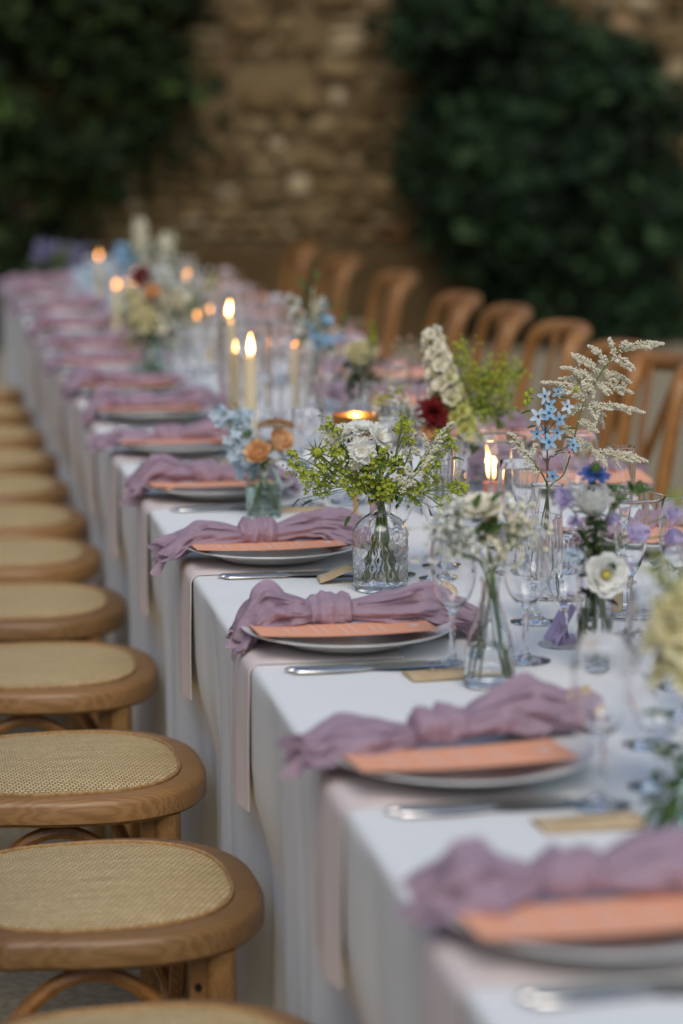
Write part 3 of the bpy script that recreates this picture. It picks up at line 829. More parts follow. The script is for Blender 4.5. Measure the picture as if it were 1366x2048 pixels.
vase('cylinder_vase','slim clear cylinder vase with white lisianthus and sweet peas', *V5, [(.022,0),(.0232,.002),(.0235,.135),(.0242,.138)], [(.020,.01),(.0212,.013),(.0215,.135),(.0225,.1378)], .07)
V6 = (.315,2.19)
vase('small_green_jar','small pale green jar with pale yellow flowers nearest the camera', *V6, [(.024,0),(.027,.002),(.028,.06),(.022,.074),(.023,.08)], [(.022,.006),(.0255,.01),(.0262,.06),(.020,.074),(.0215,.0795)], .05, 'green_glass')
V7 = (.475,4.10)
simple_o = [(.024,0),(.028,.002),(.030,.03),(.028,.07),(.018,.10),(.014,.112),(.014,.13),(.017,.136)]
simple_i = [(.021,.006),(.0255,.009),(.0276,.03),(.0255,.07),(.0158,.10),(.012,.112),(.012,.13),(.0155,.1355)]
vase('round_bottle_vase','round clear bottle vase with burgundy dahlia and white stock', *V7, simple_o, simple_i, .06)
V8 = (.50,4.85)
vase('bud_vase','small clear bud vase with a single cream rose and dark leaves', *V8, simple_o, simple_i, .06)
V9 = (.455,5.24)
vase('slender_vase','slender clear vase with tall pale blue and white stems', *V9, [(.026,0),(.028,.002),(.024,.03),(.016,.09),(.015,.17),(.018,.18)], [(.022,.006),(.0255,.009),(.0215,.03),(.0138,.09),(.013,.17),(.0165,.1795)], .1)
V10 = (.180,6.05)
vase('green_bottle_vase','pale green bottle vase with yellow snapdragons on the left table half', *V10, [(.03,0),(.034,.002),(.036,.03),(.034,.075),(.022,.105),(.014,.12),(.014,.14),(.018,.146)], [(.027,.006),(.0315,.009),(.0335,.03),(.0315,.075),(.0195,.105),(.012,.12),(.012,.14),(.0165,.1455)], .06, 'green_glass')
V11 = (.40,8.5)
vase('far_tall_vase','clear vase with tall cream spires far down the table', *V11, simple_o, simple_i, .06)
V12 = (.215,9.80)
vase('far_end_vase','pale green vase with violet flowers at the far table end', *V12, simple_o, simple_i, .06, 'green_glass')
V13 = (.29,8.9)
vase('far_blue_vase','clear vase with pale blue delphinium near the far end', *V13, simple_o, simple_i, .06)
V14 = (.33,6.75)
vase('mid_vase','clear vase with green and white sprigs among the far candles', *V14, simple_o, simple_i, .06)

# ------------------------------------------------------------------ candles
def hurricane(name, label, x, y, r, h):
    t = thing(name, label, 'candle holder', (x,y,ZC))
    m = MB(); w = .0024
    m.lathe(hold([(.0004,0),(r-.003,0),(r,.003),(r,h-.002),(r+.0006,h),(r-w/2,h+.0012),(r-w,h),(r-w,.008),(r-w-.004,.005),(.0004,.005)]), 72); m.build('glass_cylinder', M['thin_glass'], t)
    OCC.append((x,y,r+.004)); return t
def candle(label, x, y, z, r, h, wax, fh=.0, lean=0, mat='flame', glow=0.0):
    t = thing('candle', label, 'candle', (x,y,z))
    m = MB(); m.lathe([(.0004,0),(r,0),(r,h-.004),(r*.93,h),(r*.55,h-.0025),(.0004,h-.003)], 28); m.build('wax', M[wax], t)
    m = MB(); m.tube([(0,0,h-.004),(.0005,0,h+.004),(.002,0,h+.010)], .0011, 6); m.build('wick', M['wick'], t)
    if fh:
        m = MB(); k = 14; V=[]; a = np.linspace(0,2*PI,14,endpoint=False)
        for u in np.linspace(0,1,k):
            rr = fh*(.112 if mat=='flame' else .15)*math.sin(PI*min(1,u**.62*.97+.03))**.85*(1-.35*u)
            cx = lean*fh*u**1.6
            V.append(np.stack([cx+rr*np.cos(a), rr*np.sin(a), np.full(14, fh*u)],1))
        m.grid(np.array(V), wrap=True)
        if glow:
            gl = bpy.data.lights.new('candle_glow','POINT'); gl.energy = glow; gl.color = (1,.56,.22); gl.shadow_soft_size = .008
            go = bpy.data.objects.new('candle_glow', gl); COL.objects.link(go); go.parent = t; go.location = (0,0,h+.035)
        o = m.build('flame', M[mat], t); o.location = (.001,0,h+.004)
        o.scale = (1,1,1)
    return t
H1 = (.512,3.85)
hurricane('hurricane_lamp','clear glass hurricane cylinder round the lit pink candle', *H1, .0575, .166)
candle('short pink candle burning inside the clear hurricane cylinder', H1[0]-.003, H1[1], ZC+.0055, .0115, .086, 'pink_wax', .060, -.13, 'flame', .10)
H2 = (.545,3.20)
hurricane('hurricane_lamp','clear glass hurricane cylinder behind the white lisianthus', *H2, .0525, .166)
candle('short cream candle inside hurricane cylinder behind the lisianthus', H2[0]-.018, H2[1], ZC+.0055, .0135, .055, 'cream_wax', 0)
H3 = (.268,5.0)
hurricane('hurricane_lamp','tall clear hurricane cylinder just behind the cream pillar candle', *H3, .0555, .265)
pc = P(500,713,4.62); candle('tall cream pillar candle standing free before the tall hurricane cylinder', pc[0], 4.62, ZC, .0125, pc[2]-ZC, 'cream_wax', .042, .0, 'flame_far'); OCC.append((pc[0],4.62,.02))
# brass dish on a stem
t = thing('brass_candle_stand','brass dish candle stand on a thin stem, glowing inside', 'candle holder', (.322,4.055,ZC))
m = MB(); m.lathe([(.0004,0),(.03,0),(.031,.002),(.028,.0035),(.006,.006),(.0042,.012)], 40); m.build('foot', M['brass'], t)
m = MB(); m.lathe([(.0042,.012),(.0042,.140)], 14); m.build('stem', M['brass'], t)
m = MB(); m.lathe([(.0004,.1385),(.02,.140),(.036,.150),(.0395,.170),(.0405,.182),(.0395,.1825),(.0385,.170),(.035,.152),(.02,.143),(.0004,.1415)], 48); m.build('dish', M['brass'], t)
OCC.append((.322,4.055,.035))
tl = candle('white tealight burning in the brass dish', .322, 4.055, ZC+.1432, .018, .014, 'cream_wax', .022, 0, 'flame')
pl = bpy.data.lights.new('tealight_glow','POINT'); pl.energy = .12; pl.color=(1,.55,.2); pl.shadow_soft_size=.006
po = bpy.data.objects.new('tealight_glow', pl); COL.objects.link(po); po.parent = tl; po.location=(0,0,.034)
# far candles
FAR = [((456,618),5.35,.22),((470,690),5.0,.13),((588,680),5.65,.11),((390,626),6.5,.11),((417,617),6.8,.10),((374,553),7.2,.17),((232,566),7.5,.12),((252,566),7.9,.12),((270,561),7.7,.14),((271,545),8.1,.16),((197,508),8.6,.17)]
fl_words = ['tall cream taper flaming behind the mid-table hurricane','short cream candle just left of the tall pillar candle','low candle glowing behind the slender blue bouquet','small candle by the yellow bouquet, nearer of two','small candle by the yellow bouquet, farther of two','bright tall candle rising behind the yellow bouquet','far candle glowing left of the yellow bouquet','dimmer far candle right beside another one','far candle burning low beside the burgundy bloom','far candle just above the burgundy bloom','farthest candle, glowing highest at the left']
for k,((u,v),Y,hh) in enumerate(FAR):
    p = P(u,v,Y); hh = p[2]-ZC-.018
    candle(fl_words[k], p[0], Y, ZC, .010, hh, 'cream_wax', .034 if k in (0,5) else .026, .12 if k==0 else 0, 'flame_far' if k<2 else 'flame_dist')
    OCC.append((p[0],Y,.014))

# ------------------------------------------------------------------ wine glasses
def glass_mb(kind):
    m = MB(); w=.0012
    if kind == 'wine':     # tulip bowl
        out = [(.0325,.0),(.0330,.0012),(.030,.0022),(.018,.004),(.007,.009),(.0042,.018),(.0038,.045),(.0040,.066),(.0065,.072),(.014,.078),(.022,.088),(.0280,.105),(.0300,.122),(.0295,.142),(.0275,.160),(.0265,.1735)]
    elif kind == 'water':
        out = [(.034,0),(.0345,.0012),(.031,.0022),(.018,.004),(.008,.010),(.0052,.018),(.0050,.040),(.0058,.050),(.010,.056),(.020,.061),(.0285,.071),(.0335,.088),(.0345,.105),(.0340,.130),(.0335,.148)]
    else:
        out = [(.0305,0),(.031,.0012),(.028,.0022),(.016,.004),(.006,.010),(.0040,.02),(.0038,.06),(.0044,.078),(.008,.086),(.0150,.098),(.0205,.120),(.0235,.150),(.0240,.175),(.0225,.205)]
    k = next(i for i,p in enumerate(out) if p[1] > .05 and p[0] > .006)
    inn = [(r-w,z+.0003) for r,z in out[k+1:]]
    zb = out[k][1]+.004
    prof = [(.0004,0)] + out + [(out[-1][0]-w/2, out[-1][1]+.0006)] + inn[::-1] + [(.004,zb),(.0004,zb-.0005)]
    m.lathe(prof, 44); return m
GK = {k:glass_mb(k) for k in ('wine','water','flute')}
CATS = {'wine':('tulip wine glass','wine glass'),'water':('wide-bowled water goblet','water goblet'),'flute':('tall slim champagne flute','champagne flute')}
def put_glass(kind, x, y, label):
    o = inst('glass'+kind, GK[kind], CATS[kind][0].split()[-1]+'_glass' if kind!='water' else 'water_goblet', M['glass'], (x,y,ZC), random.uniform(0,6))
    o.name = {'wine':'wine_glass','water':'water_goblet','flute':'champagne_flute'}[kind]
    tag(o, label, CATS[kind][1], {'wine':'wine glasses on the table','water':'water goblets on the table','flute':'champagne flutes on the table'}[kind])
    OCC.append((x,y,.03))
HERO = {('left',1):[('wine',.237,2.285),('water',.318,2.335)], ('left',2):[('wine',.232,2.925),('wine',.330,2.935),('water',.405,3.02)], ('left',3):[('wine',.285,3.545),('flute',.345,3.50),('water',.375,3.60)]}
for side, ylist in (('left',LEFT_Y),('right',RIGHT_Y)):
    for i,y_ in enumerate(ylist[:13]):
        sd = 'near-side' if side=='left' else 'far-side'
        spec = HERO.get((side,i))
        if spec is None:
            s = 1 if side=='left' else -1; x0 = .0 if side=='left' else TX1
            spec = [('wine', x0+s*.265, y_-.13*s*(1 if side=='left' else -1)*(-1 if side=='right' else 1) if False else y_-.12*s), ('water', x0+s*.345, y_-.10*s), ('flute', x0+s*.40, y_+.005*s)] + ([('flute', x0+s*.31, y_+.12)] if i>=4 else [])
        for q,(kind,x,y) in enumerate(spec):
            ok = False
            for tr in range(14):
                xx, yy = (x,y) if tr==0 else (x+random.uniform(-.05,.05), y+random.uniform(-.07,.07))
                if free(xx,yy,.030): ok=True; break
            second = 'farther ' if any(k2[0]==kind for k2 in spec[:q]) else ''
            if ok: put_glass(kind, xx, yy, f'{second}clear {CATS[kind][0]} of the {ORD[i]} {sd} setting from the front')
# extra goblets standing round the blue-star vase
for j,(kind,x,y,lab) in enumerate([('water',.405,3.165,'clear water goblet just left of the thick-based vase'),('wine',.43,2.99,'clear wine glass between the lilac name card and thick-based vase'),('wine',.47,3.52,'clear wine glass right behind the thick-based vase'),('flute',.60,3.42,'clear flute right of the thick-based vase'),('wine',.36,2.50,'clear wine glass nearest the right edge behind the second setting'),('water',.452,2.62,'clear goblet at the right edge before the slim cylinder vase'),('wine',.48,2.76,'clear wine glass right of the slim cylinder vase'),('wine',.62,3.62,'clear wine glass behind the right hurricane cylinder'),('water',.55,3.52,'clear goblet between the two near hurricane cylinders')]):
    if free(x,y,.026): put_glass(kind,x,y,lab)

# ------------------------------------------------------------------ flowers
def unit(a): a=np.asarray(a,float); return a/(np.linalg.norm(a)+1e-12)
def frame(axis, spin=0):
    z=unit(axis); x=np.cross([0,1,0.01],z); x=unit(x); y=np.cross(z,x)
    c,s=math.cos(spin),math.sin(spin)
    return np.stack([x*c+y*s, -x*s+y*c, z],1)
def petal(L,W,tilt,curl,cup=.3,ruf=0,nu=5,nv=5,seed=0,tip=.8,off=0):
    """petal in local axes: grows along +x, tilt = start angle above the xy plane"""
    rs=random.Random(seed); ph=rs.uniform(0,6)
    V=np.zeros((nu,nv,3)); x=off; z=0
    for i in range(nu):
        u=i/(nu-1); ang=tilt+curl*u
        if i: x+=L/(nu-1)*math.cos(ang); z+=L/(nu-1)*math.sin(ang)
        w=W*.5*(math.sin(PI*min(1,(.10+.90*u)**(tip)*(.86)+.05))**.75)
        for j in range(nv):
            v=-1+2*j/(nv-1)
            k=cup*w*v*v + ruf*u*math.sin(v*5+ph)
            V[i,j]=(x-k*math.sin(ang), v*w, z+k*math.cos(ang))
    return V
def ring(mb, pos, Rm, n, L, W, tilt, curl, cup=.3, ruf=0, mi=0, ph0=0, off=0, seed=0, nu=5, nv=5, jit=.08, tip=.8):
    for k in range(n):
        rs=random.Random(seed*97+k)
        V=petal(L*rs.uniform(1-jit,1+jit),W,tilt+rs.uniform(-jit,jit),curl+rs.uniform(-jit,jit)*2,cup,ruf,nu,nv,seed*31+k,tip,off)
        a=ph0+2*PI*k/n+rs.uniform(-jit,jit); c,s=math.cos(a),math.sin(a)
        Q=np.stack([V[...,0]*c-V[...,1]*s, V[...,0]*s+V[...,1]*c, V[...,2]],-1)
        mb.grid(Q@Rm.T+pos, mi)
OCT_V=np.array([(1,0,0),(-1,0,0),(0,1,0),(0,-1,0),(0,0,1),(0,0,-1)],float)
OCT_F=[(0,2,4),(2,1,4),(1,3,4),(3,0,4),(2,0,5),(1,2,5),(3,1,5),(0,3,5)]
def dots(mb, pts, r, mi=0, rs=None):
    for p in pts:
        k = r*random.uniform(.7,1.25)
        mb.add(OCT_V*k+p, OCT_F, mi)
def ball(mb,c,r,mi=0,n=8,sz=1.0):
    mb.lathe([(r*math.sin(a)+1e-5, -r*sz*math.cos(a)) for a in np.linspace(0,PI,7)], n, c, mi)
def curve(pts, n=12):
    pts=np.asarray(pts,float); t=np.linspace(0,1,len(pts)); q=np.linspace(0,1,n)
    if len(pts)==3:
        a,b_,c=pts; b2=2*b_-.5*(a+c)
        return np.array([(1-x)**2*a+2*x*(1-x)*b2+x*x*c for x in q])
    sm=np.stack([np.interp(q,t,pts[:,i]) for i in range(3)],1)
    for _ in range(2): sm[1:-1]=(sm[:-2]+2*sm[1:-1]+sm[2:])/4
    return sm
def petals_apart(f, pos, Rm, n, L, W, tilt, curl, cup=.3, ruf=0, ph0=0, off=0, seed=0, nu=6, nv=6, jit=.08, tip=.8, mat=None):
    for k in range(n):
        m=MB(); rs=random.Random(seed*97+k)
        V=petal(L*rs.uniform(1-jit,1+jit),W,tilt+rs.uniform(-jit,jit),curl+rs.uniform(-jit,jit)*2,cup,ruf,nu,nv,seed*31+k,tip,off)
        a=ph0+2*PI*k/n+rs.uniform(-jit,jit); c,s=math.cos(a),math.sin(a)
        m.grid(np.stack([V[...,0]*c-V[...,1]*s, V[...,0]*s+V[...,1]*c, V[...,2]],-1)@Rm.T+pos)
        f.part('petal',m,mat)
class Flower:
    """one cut stem standing in a vase; parts: stem, bloom(s), leaves"""
    def __init__(s, name, label, cat, vs, neck, group=None):
        s.o=np.array([vs[0],vs[1],ZC]); s.neck=neck
        s.t=thing(name,label,cat,s.o,0,group); s.st=MB()
    def foot(s, ang=None, r=.02, z=.012):
        ang=random.uniform(0,2*PI) if ang is None else ang
        return s.o+np.array([r*math.cos(ang), r*math.sin(ang), z])
    def stem(s, *pts, r=.0014, n=14):
        s.st.tube(curve(pts,n), r, 6)
    def main(s, head, r=.0015, via=None, fr=.02):
        nk=s.o+np.array([random.uniform(-.005,.005),random.uniform(-.005,.005),s.neck])
        d=unit(np.array(head)-nk)*np.array([1,1,0]); f=s.foot(math.atan2(-d[1],-d[0])+random.uniform(-.6,.6),fr)
        mid=(nk+head)/2+np.array([0,0,.012]) if via is None else via
        s.stem(f,nk,mid,head,r=r,n=18)
        return unit(head-nk)
    def part(s, name, mb, mat, smooth=True):
        o = mb.build(name, mat, s.t, smooth, origin=s.o)
        if name in ('florets','plumes','leaves','petals','sepals','bracts','buds','centre'): o['kind'] = 'stuff'
        return o
    def done(s, mat='stem'): s.part('stem', s.st, M[mat]); return s.t
    def leaf(s, mb, p, d, L=.02, W=.008, mi=0):
        Rm=frame(np.cross(unit(d),np.cross([0,0,1.],unit(d))+np.array([0,.001,0])),0)
        x=unit(d); z=unit(np.array([0,0,1.])-x*x[2]+np.array([0,-.3,0])); y=np.cross(z,x); Rm=np.stack([x,y,np.cross(x,y)],1)
        V=petal(L,W,0,-.5,.25,0,5,3,0,.7); mb.grid(V@Rm.T+p, mi)

def scabiosa(label, vs, neck, p, axis, r=.016, mat='white_petal', group=None, eye='cream_petal'):
    f=Flower('scabiosa',label,'flower',vs,neck,group); f.main(p-unit(axis)*.004)
    m=MB(); Rm=frame(axis,random.uniform(0,6)); s=random.randint(0,999)
    petals_apart(f,p,Rm,8,r,r*.95,.15,.35,.2,.0022,0,.003,s,6,7,mat=M[mat]); petals_apart(f,p+Rm[:,2]*.002,Rm,6,r*.74,r*.70,.55,.3,.25,.0018,.4,.002,s+1,5,5,mat=M[mat])
    m=MB(); pts=[p+Rm@np.array([.006*math.cos(k*2.4)*math.sqrt(k/22),.006*math.sin(k*2.4)*math.sqrt(k/22),.006]) for k in range(22)]; dots(m,pts,.0012); f.part('centre',m,M[eye])
    m=MB(); ring(m,p-Rm[:,2]*.001,Rm,8,r*.9,.003,-.05,.2,.1,0,0,.2,.003,s+2,4,3); f.part('sepals',m,M['leaf'])
    return f.done()
def lime_sprig(label, vs, neck, clusters, group, via=None, size=.0105, mat='lime', name='lime_sprig', cat='flower sprig', nf=22, fr=.02):
    f=Flower(name,label,cat,vs,neck,group)
    C=np.array(clusters); cen=C.mean(0); nk=f.o+np.array([0,0,neck]); hub=nk*.42+cen*.58
    f.main(hub, r=.0013, fr=fr); m=MB()
    for c in C:
        j=hub+(c-hub)*.35+np.array([0,0,.006]); f.stem(hub,(hub+c)/2+np.array([0,random.uniform(-.004,.004),.004]),c,r=.0007,n=8)
        for q in range(4):
            e=c+np.random.normal(0,size*.62,3); f.st.tube(curve([c-(c-hub)*.12,(c+e)/2,e],4),.0004,4)
        P_=c+np.random.normal(0,1,(nf,3))*size*.62
        for p_ in P_:
            ax=unit(p_-c+np.random.normal(0,size*.6,3)+np.array([0,-.003,.004])); ring(m,p_,frame(ax,random.uniform(0,6)),4,.0036,.0034,.3,.3,.2,0,0,0,0,random.randint(0,999),3,2)
    f.part('florets',m,M[mat],False)
    return f.done()
def plume(mb, st, base, tip, dens=1.0, r0=.0065, sag=.004, fl=.00135):
    n=int(90*dens*np.linalg.norm(tip-base)/.04); base=np.asarray(base); tip=np.asarray(tip)
    mid=(base+tip)/2+np.array([0,0,sag]); c=curve([base,mid,tip],14); st.tube(c,np.linspace(.0006,.0003,14),5)
    for k in range(n):
        u=.08+.92*random.random(); q=c[min(13,int(u*13))]*(1-(u*13)%1)+c[min(13,int(u*13)+1)]*((u*13)%1)
        rr=r0*(1-.72*u)*(.4+.6*min(1,u*6)); d=unit(np.random.normal(0,1,3))
        dots(mb,[q+d*rr*random.uniform(.3,1)],fl)
def astilbe(label, vs, neck, stem_pts, branches, group=None, mat='cream_petal', dens=1.0, r0=.0078, name='astilbe'):
    f=Flower(name,label,'flower',vs,neck,group); nk=f.o+np.array([0,0,neck])
    f.stem(f.foot(),nk,*stem_pts,r=.0012,n=30); m=MB()
    for a,b_ in branches:
        a,b_=np.array(a),np.array(b_); plume(m,f.st,a,b_,dens,r0,sag=.006)
        d=unit(b_-a); L=np.linalg.norm(b_-a)
        for k in range(int(3+L/.012)):        # short side spikelets
            u=random.uniform(.05,.75); q=a+(b_-a)*u; e=q+(np.random.normal(0,.55,3)*np.array([1,.8,1])+d*.8)*L*.22*(1-u*.6); plume(m,f.st,q,e,dens*1.1,r0*.55,0)
    f.part('plumes',m,M[mat],False)
    return f.done()
def star_sprig(label, vs, neck, blooms, leaves, buds, group=None):
    f=Flower('blue_star_sprig',label,'flower',vs,neck,group); nk=f.o+np.array([0,0,neck])
    hubs=[nk+np.array([-.005,0,.035]),nk+np.array([.008,0,.04]),nk+np.array([-.004,0,.07])]
    for h in hubs: f.stem(f.foot(None,.012),nk,h,r=.0011)
    for k,(p,ax,mt,sz) in enumerate(blooms):
        h=min(hubs,key=lambda q:np.linalg.norm(q-p)); f.stem(h,(h+p)/2+np.array([0,.004,.002]),p-unit(ax)*.003,r=.0006,n=7)
        m=MB(); Rm=frame(ax,random.uniform(0,6)); ring(m,p,Rm,5,.0105*sz,.0058*sz,.15,-.25,.25,0,0,0,.001,k,6,5,.06,.95); o=f.part('blossom',m,M[mt])
        e=MB(); ball(e,p+Rm[:,2]*.0012,.0019*sz,0,8); e.build('eye',M['eye_blue'],o,origin=f.o)
    m=MB()
    for p,d,L in leaves: f.leaf(m,np.array(p),np.array(d),L,L*.42)
    f.part('leaves',m,M['leaf'])
    m=MB()
    for p in buds: ball(m,p,.0035,0,8,1.5)
    f.part('buds',m,M['lime'])
    return f.done('brownstem')
def rose(label, vs, neck, p, axis, r=.02, mat='peach_petal', group=None, name='rose', leaves=2, cat='rose', sep=True):
    f=Flower(name,label,cat,vs,neck,group); f.main(p-unit(axis)*r*.8,r=.0019)
    m=MB(); Rm=frame(axis,random.uniform(0,6)); s=random.randint(0,999); b0=p-Rm[:,2]*r*.75
    for k,(n,L,W,ti,cu) in enumerate([(3,1.45,1.0,1.5,.25),(4,1.55,1.2,1.42,.22),(5,1.62,1.4,1.30,.15),(5,1.62,1.55,1.14,.10),(5,1.5,1.6,.92,.0)]):
        petals_apart(f,b0,Rm,n,r*L,r*W,ti,cu,.45,.0012,k*.7,r*(.04+.07*k),s+k,6,7,.06,.75,mat=M[mat])
    if sep:
        m=MB(); ring(m,b0,Rm,5,r*1.0,r*.35,.35,-.3,.2,0,0,.3,r*.1,s+9,4,3)
        for k in range(leaves):
            a=random.uniform(0,6); q=b0-unit(axis)*r*random.uniform(.5,1.6); f.leaf(m,q,[math.cos(a),math.sin(a)*.6,.25],r*1.4,r*.7)
        f.part('leaves',m,M['leaf'])
    return f.done()
def dahlia(label, vs, neck, p, axis, r=.028, mat='red_petal'):
    f=Flower('dahlia',label,'flower',vs,neck); f.main(p-unit(axis)*r*.5,r=.002)
    m=MB(); Rm=frame(axis); 
    for k in range(7): ring(m,p-Rm[:,2]*r*.25,Rm,8+2*k if k<5 else 16,r*(.55+.09*k),r*.36,1.35-.26*k,-.1,.5,0,0,k*.37,r*.05*k,k*3,4,3,.1,.8)
    f.part('petals',m,M[mat]); return f.done()
def gyps(label, vs, neck, centre, spread, n, group=None, mat='white_petal', sz=.0056, name='babys_breath'):
    f=Flower(name,label,'flower sprig',vs,neck,group); c=np.array(centre); nk=f.o+np.array([0,0,neck]); hub=nk*.45+c*.55; f.main(hub,r=.0011); m=MB()
    hubs=[c+np.random.normal(0,.55,3)*np.array(spread) for _ in range(6)]
    for h in hubs: f.stem(hub,(hub+h)/2,h-(h-hub)*.25,r=.0006,n=7)
    for k in range(n):
        h=random.choice(hubs); q=h+np.random.normal(0,.42,3)*np.array(spread); f.st.tube(curve([h-(h-hub)*.25,(h+q)/2,q],4),.0003,4)
        ring(m,q,frame(unit(np.random.normal(0,1,3)+np.array([0,-.6,.8])),0),6,sz,sz*.9,.5,.3,.3,0,0,0,0,random.randint(0,99),3,3)
        ring(m,q,frame(unit(np.random.normal(0,1,3)+np.array([0,-.6,.8])),1),4,sz*.6,sz*.7,1.0,.2,.3,0,0,0,0,random.randint(0,99),3,3)
    f.part('florets',m,M[mat],False); return f.done()
def spire(label, vs, neck, base, tip, n, fr0, fr1, mat, group=None, name='stock', bloom=.0085, lf=True, cat='flower', leafmat='leaf'):
    f=Flower(name,label,cat,vs,neck,group); base,tip=np.array(base),np.array(tip); nk=f.o+np.array([0,0,neck])
    f.stem(f.foot(),nk,base,tip,r=.0018,n=22); m=MB(); ax=unit(tip-base)
    for k in range(n):
        u=k/(n-1); a=k*2.4; side=np.array([math.cos(a),math.sin(a),0]); rr=fr0*(1-u)+fr1*u; q=base+(tip-base)*u+side*rr
        z=bloom*(1.05-.45*u); Rm=frame(unit(side+ax*.5),a)
        ring(m,q,Rm,6,z,z*1.05,.15,.35,.35,.0012,0,0,0,k,4,5); ring(m,q,Rm,5,z*.75,z*.8,.7,.3,.35,.001,0,.5,0,k+50,4,4); ring(m,q,Rm,4,z*.5,z*.6,1.2,.3,.3,.0008,0,.2,0,k+90,4,3)
    f.part('florets',m,M[mat])
    if lf:
        m=MB()
        for k in range(7):
            u=random.uniform(-.3,.9); a=random.uniform(0,6); f.leaf(m,base+(tip-base)*u,[math.cos(a),math.sin(a),.6],.028,.009)
        f.part('leaves',m,M[leafmat])
    return f.done()
def leafy(label, vs, neck, centre, spread, n, mat, L=.02, name='leafy_sprig', group=None):
    f=Flower(name,label,'foliage sprig',vs,neck,group); c=np.array(centre); nk=f.o+np.array([0,0,neck]); f.main(c,r=.0015); m=MB()
    for k in range(n):
        q=c+np.random.normal(0,.5,3)*np.array(spread); f.st.tube(curve([nk*.3+c*.7,(c+q)/2,q],4),.0005,4); d=unit(q-nk+np.random.normal(0,.05,3)); f.leaf(m,q,d+np.random.normal(0,.4,3),L*random.uniform(.6,1.2),L*.45)
    f.part('leaves',m,M[mat]); return f.done()
def lisianthus(label, vs, neck, p, axis, r=.02, mat='white_petal', eye=True, group=None):
    f=Flower('lisianthus',label,'flower',vs,neck,group); f.main(p-unit(axis)*.012,r=.0017)
    m=MB(); Rm=frame(axis,random.uniform(0,6)); s=random.randint(0,999); b0=p-Rm[:,2]*.006
    petals_apart(f,b0,Rm,6,r*1.2,r*1.75,.62,-.42,.3,.0015,0,.002,s,7,7,.06,.6,mat=M[mat]); petals_apart(f,b0,Rm,5,r*1.05,r*1.15,.95,-.45,.3,.0015,.5,.002,s+1,7,7,.06,.6,mat=M[mat])
    if eye:
        m=MB(); ball(m,p+Rm[:,2]*.002,r*.24,0,10,.8); dots(m,[p+Rm@np.array([r*.22*math.cos(a),r*.22*math.sin(a),.005]) for a in np.linspace(0,6,9)],.0016); f.part('centre',m,M['eye_yellow'])
    m=MB(); ring(m,b0,Rm,5,r*.8,.004,.6,.3,.2,0,0,.4,.002,s+5,4,3); f.part('sepals',m,M['leaf'])
    return f.done()
def sweetpea(label, vs, neck, p, axis, r=.016, mat='lilac_petal', group=None, via=None):
    f=Flower('sweet_pea',label,'flower',vs,neck,group); f.main(p,r=.0010,via=via); m=MB(); Rm=frame(axis,random.uniform(-.4,.4)); s=random.randint(0,99)
    ring(m,p,Rm,2,r*1.3,r*1.5,.5,.5,.3,.003,0,1.2,.001,s,6,7,.1,.7); ring(m,p,Rm,2,r*.9,r*.9,1.2,.2,.4,.002,0,.2,.001,s+1,5,5,.1,.7)
    f.part('petals',m,M[mat]); m=MB(); ring(m,p,Rm,5,.006,.003,-.2,.3,.2,0,0,0,0,s,3,3); f.part('sepals',m,M['leaf'])
    return f.done()

# --- bottle vase (in focus)
nk=.1365
G='white scabious in the embossed bottle'
for (u,v,dy,ax,r,lab) in [(668,877,.0,(-.5,-.6,.5),.0185,'white scabious facing left, leftmost in the embossed bottle'),(726,862,.012,(.0,-.35,.9),.021,'topmost white scabious in the embossed bottle'),(757,877,-.003,(.5,-.6,.5),.021,'white scabious leaning right in the embossed bottle'),(722,901,-.022,(-.1,-.95,.25),.020,'white scabious facing forward, lowest open one in embossed bottle'),(690,868,.015,(-.2,-.5,.8),.018,'half hidden white scabious behind others in embossed bottle')]:
    scabiosa(lab,V1,nk,P(u,v,V1[1]+dy),np.array(ax),r,'white_petal',G)
scabiosa('small drooping cream scabious low among lime sprigs of the bottle',V1,nk,P(712,926,V1[1]-.02),np.array((-.1,-.7,-.5)),.010,'cream_petal')
def seedhead(label,vs,neck,p):
    f=Flower('spiky_seedpod',label,'flower',vs,neck); f.main(p,r=.0012,via=(f.o+np.array([0,0,neck]))*.45+p*.55+np.array([0,0,-.006])); m=MB(); ball(m,p,.0082,0,14,.85); dots(m,[p+unit(np.random.normal(0,1,3))*.0082 for _ in range(70)],.0013); f.part('head',m,M['lime'])
    m=MB()
    for k in range(12):
        a=2*PI*k/12+.2; d=np.array([math.cos(a),random.uniform(-.4,.1),math.sin(a)]); L=random.uniform(.014,.022); m.tube([p+d*.006,p+d*(.006+L*.5)+np.array([0,-.001,0]),p+d*(.006+L)],[.0011,.0008,.0002],5)
    f.part('bracts',m,M['stem']); return f.done()
seedhead('spiky green seed head standing left of the white scabious',V1,nk,P(634,904,V1[1]-.01))
CL=[('upper left',[(655,849),(672,862),(659,896),(690,895),(676,905),(690,925)]),('outermost left',[(585,910),(588,930),(606,947),(614,960),(640,925),(630,950)]),
 ('low left',[(625,978),(651,986),(640,965),(662,945),(660,965),(652,935)]),('left of centre',[(672,930),(683,962),(700,950),(712,968),(705,985),(690,940)]),
 ('middle, under the white scabious',[(728,939),(738,952),(720,960),(742,925),(735,930),(720,925),(750,965)]),('right of centre',[(749,912),(765,900),(780,931),(770,915),(755,935),(775,965)]),
 ('low middle, just over the lip',[(765,978),(754,991),(780,985),(745,975),(730,985),(770,992)]),('low right',[(804,989),(828,997),(849,968),(815,975),(840,985),(790,970)]),
 ('upper right',[(807,842),(801,860),(818,852),(815,880),(791,920),(800,940)]),('high outer right',[(891,881),(904,891),(880,872),(872,905),(850,940),(866,955)]),
 ('drooping far right',[(928,976),(908,972),(886,1020),(889,1000),(870,930),(915,985)])]
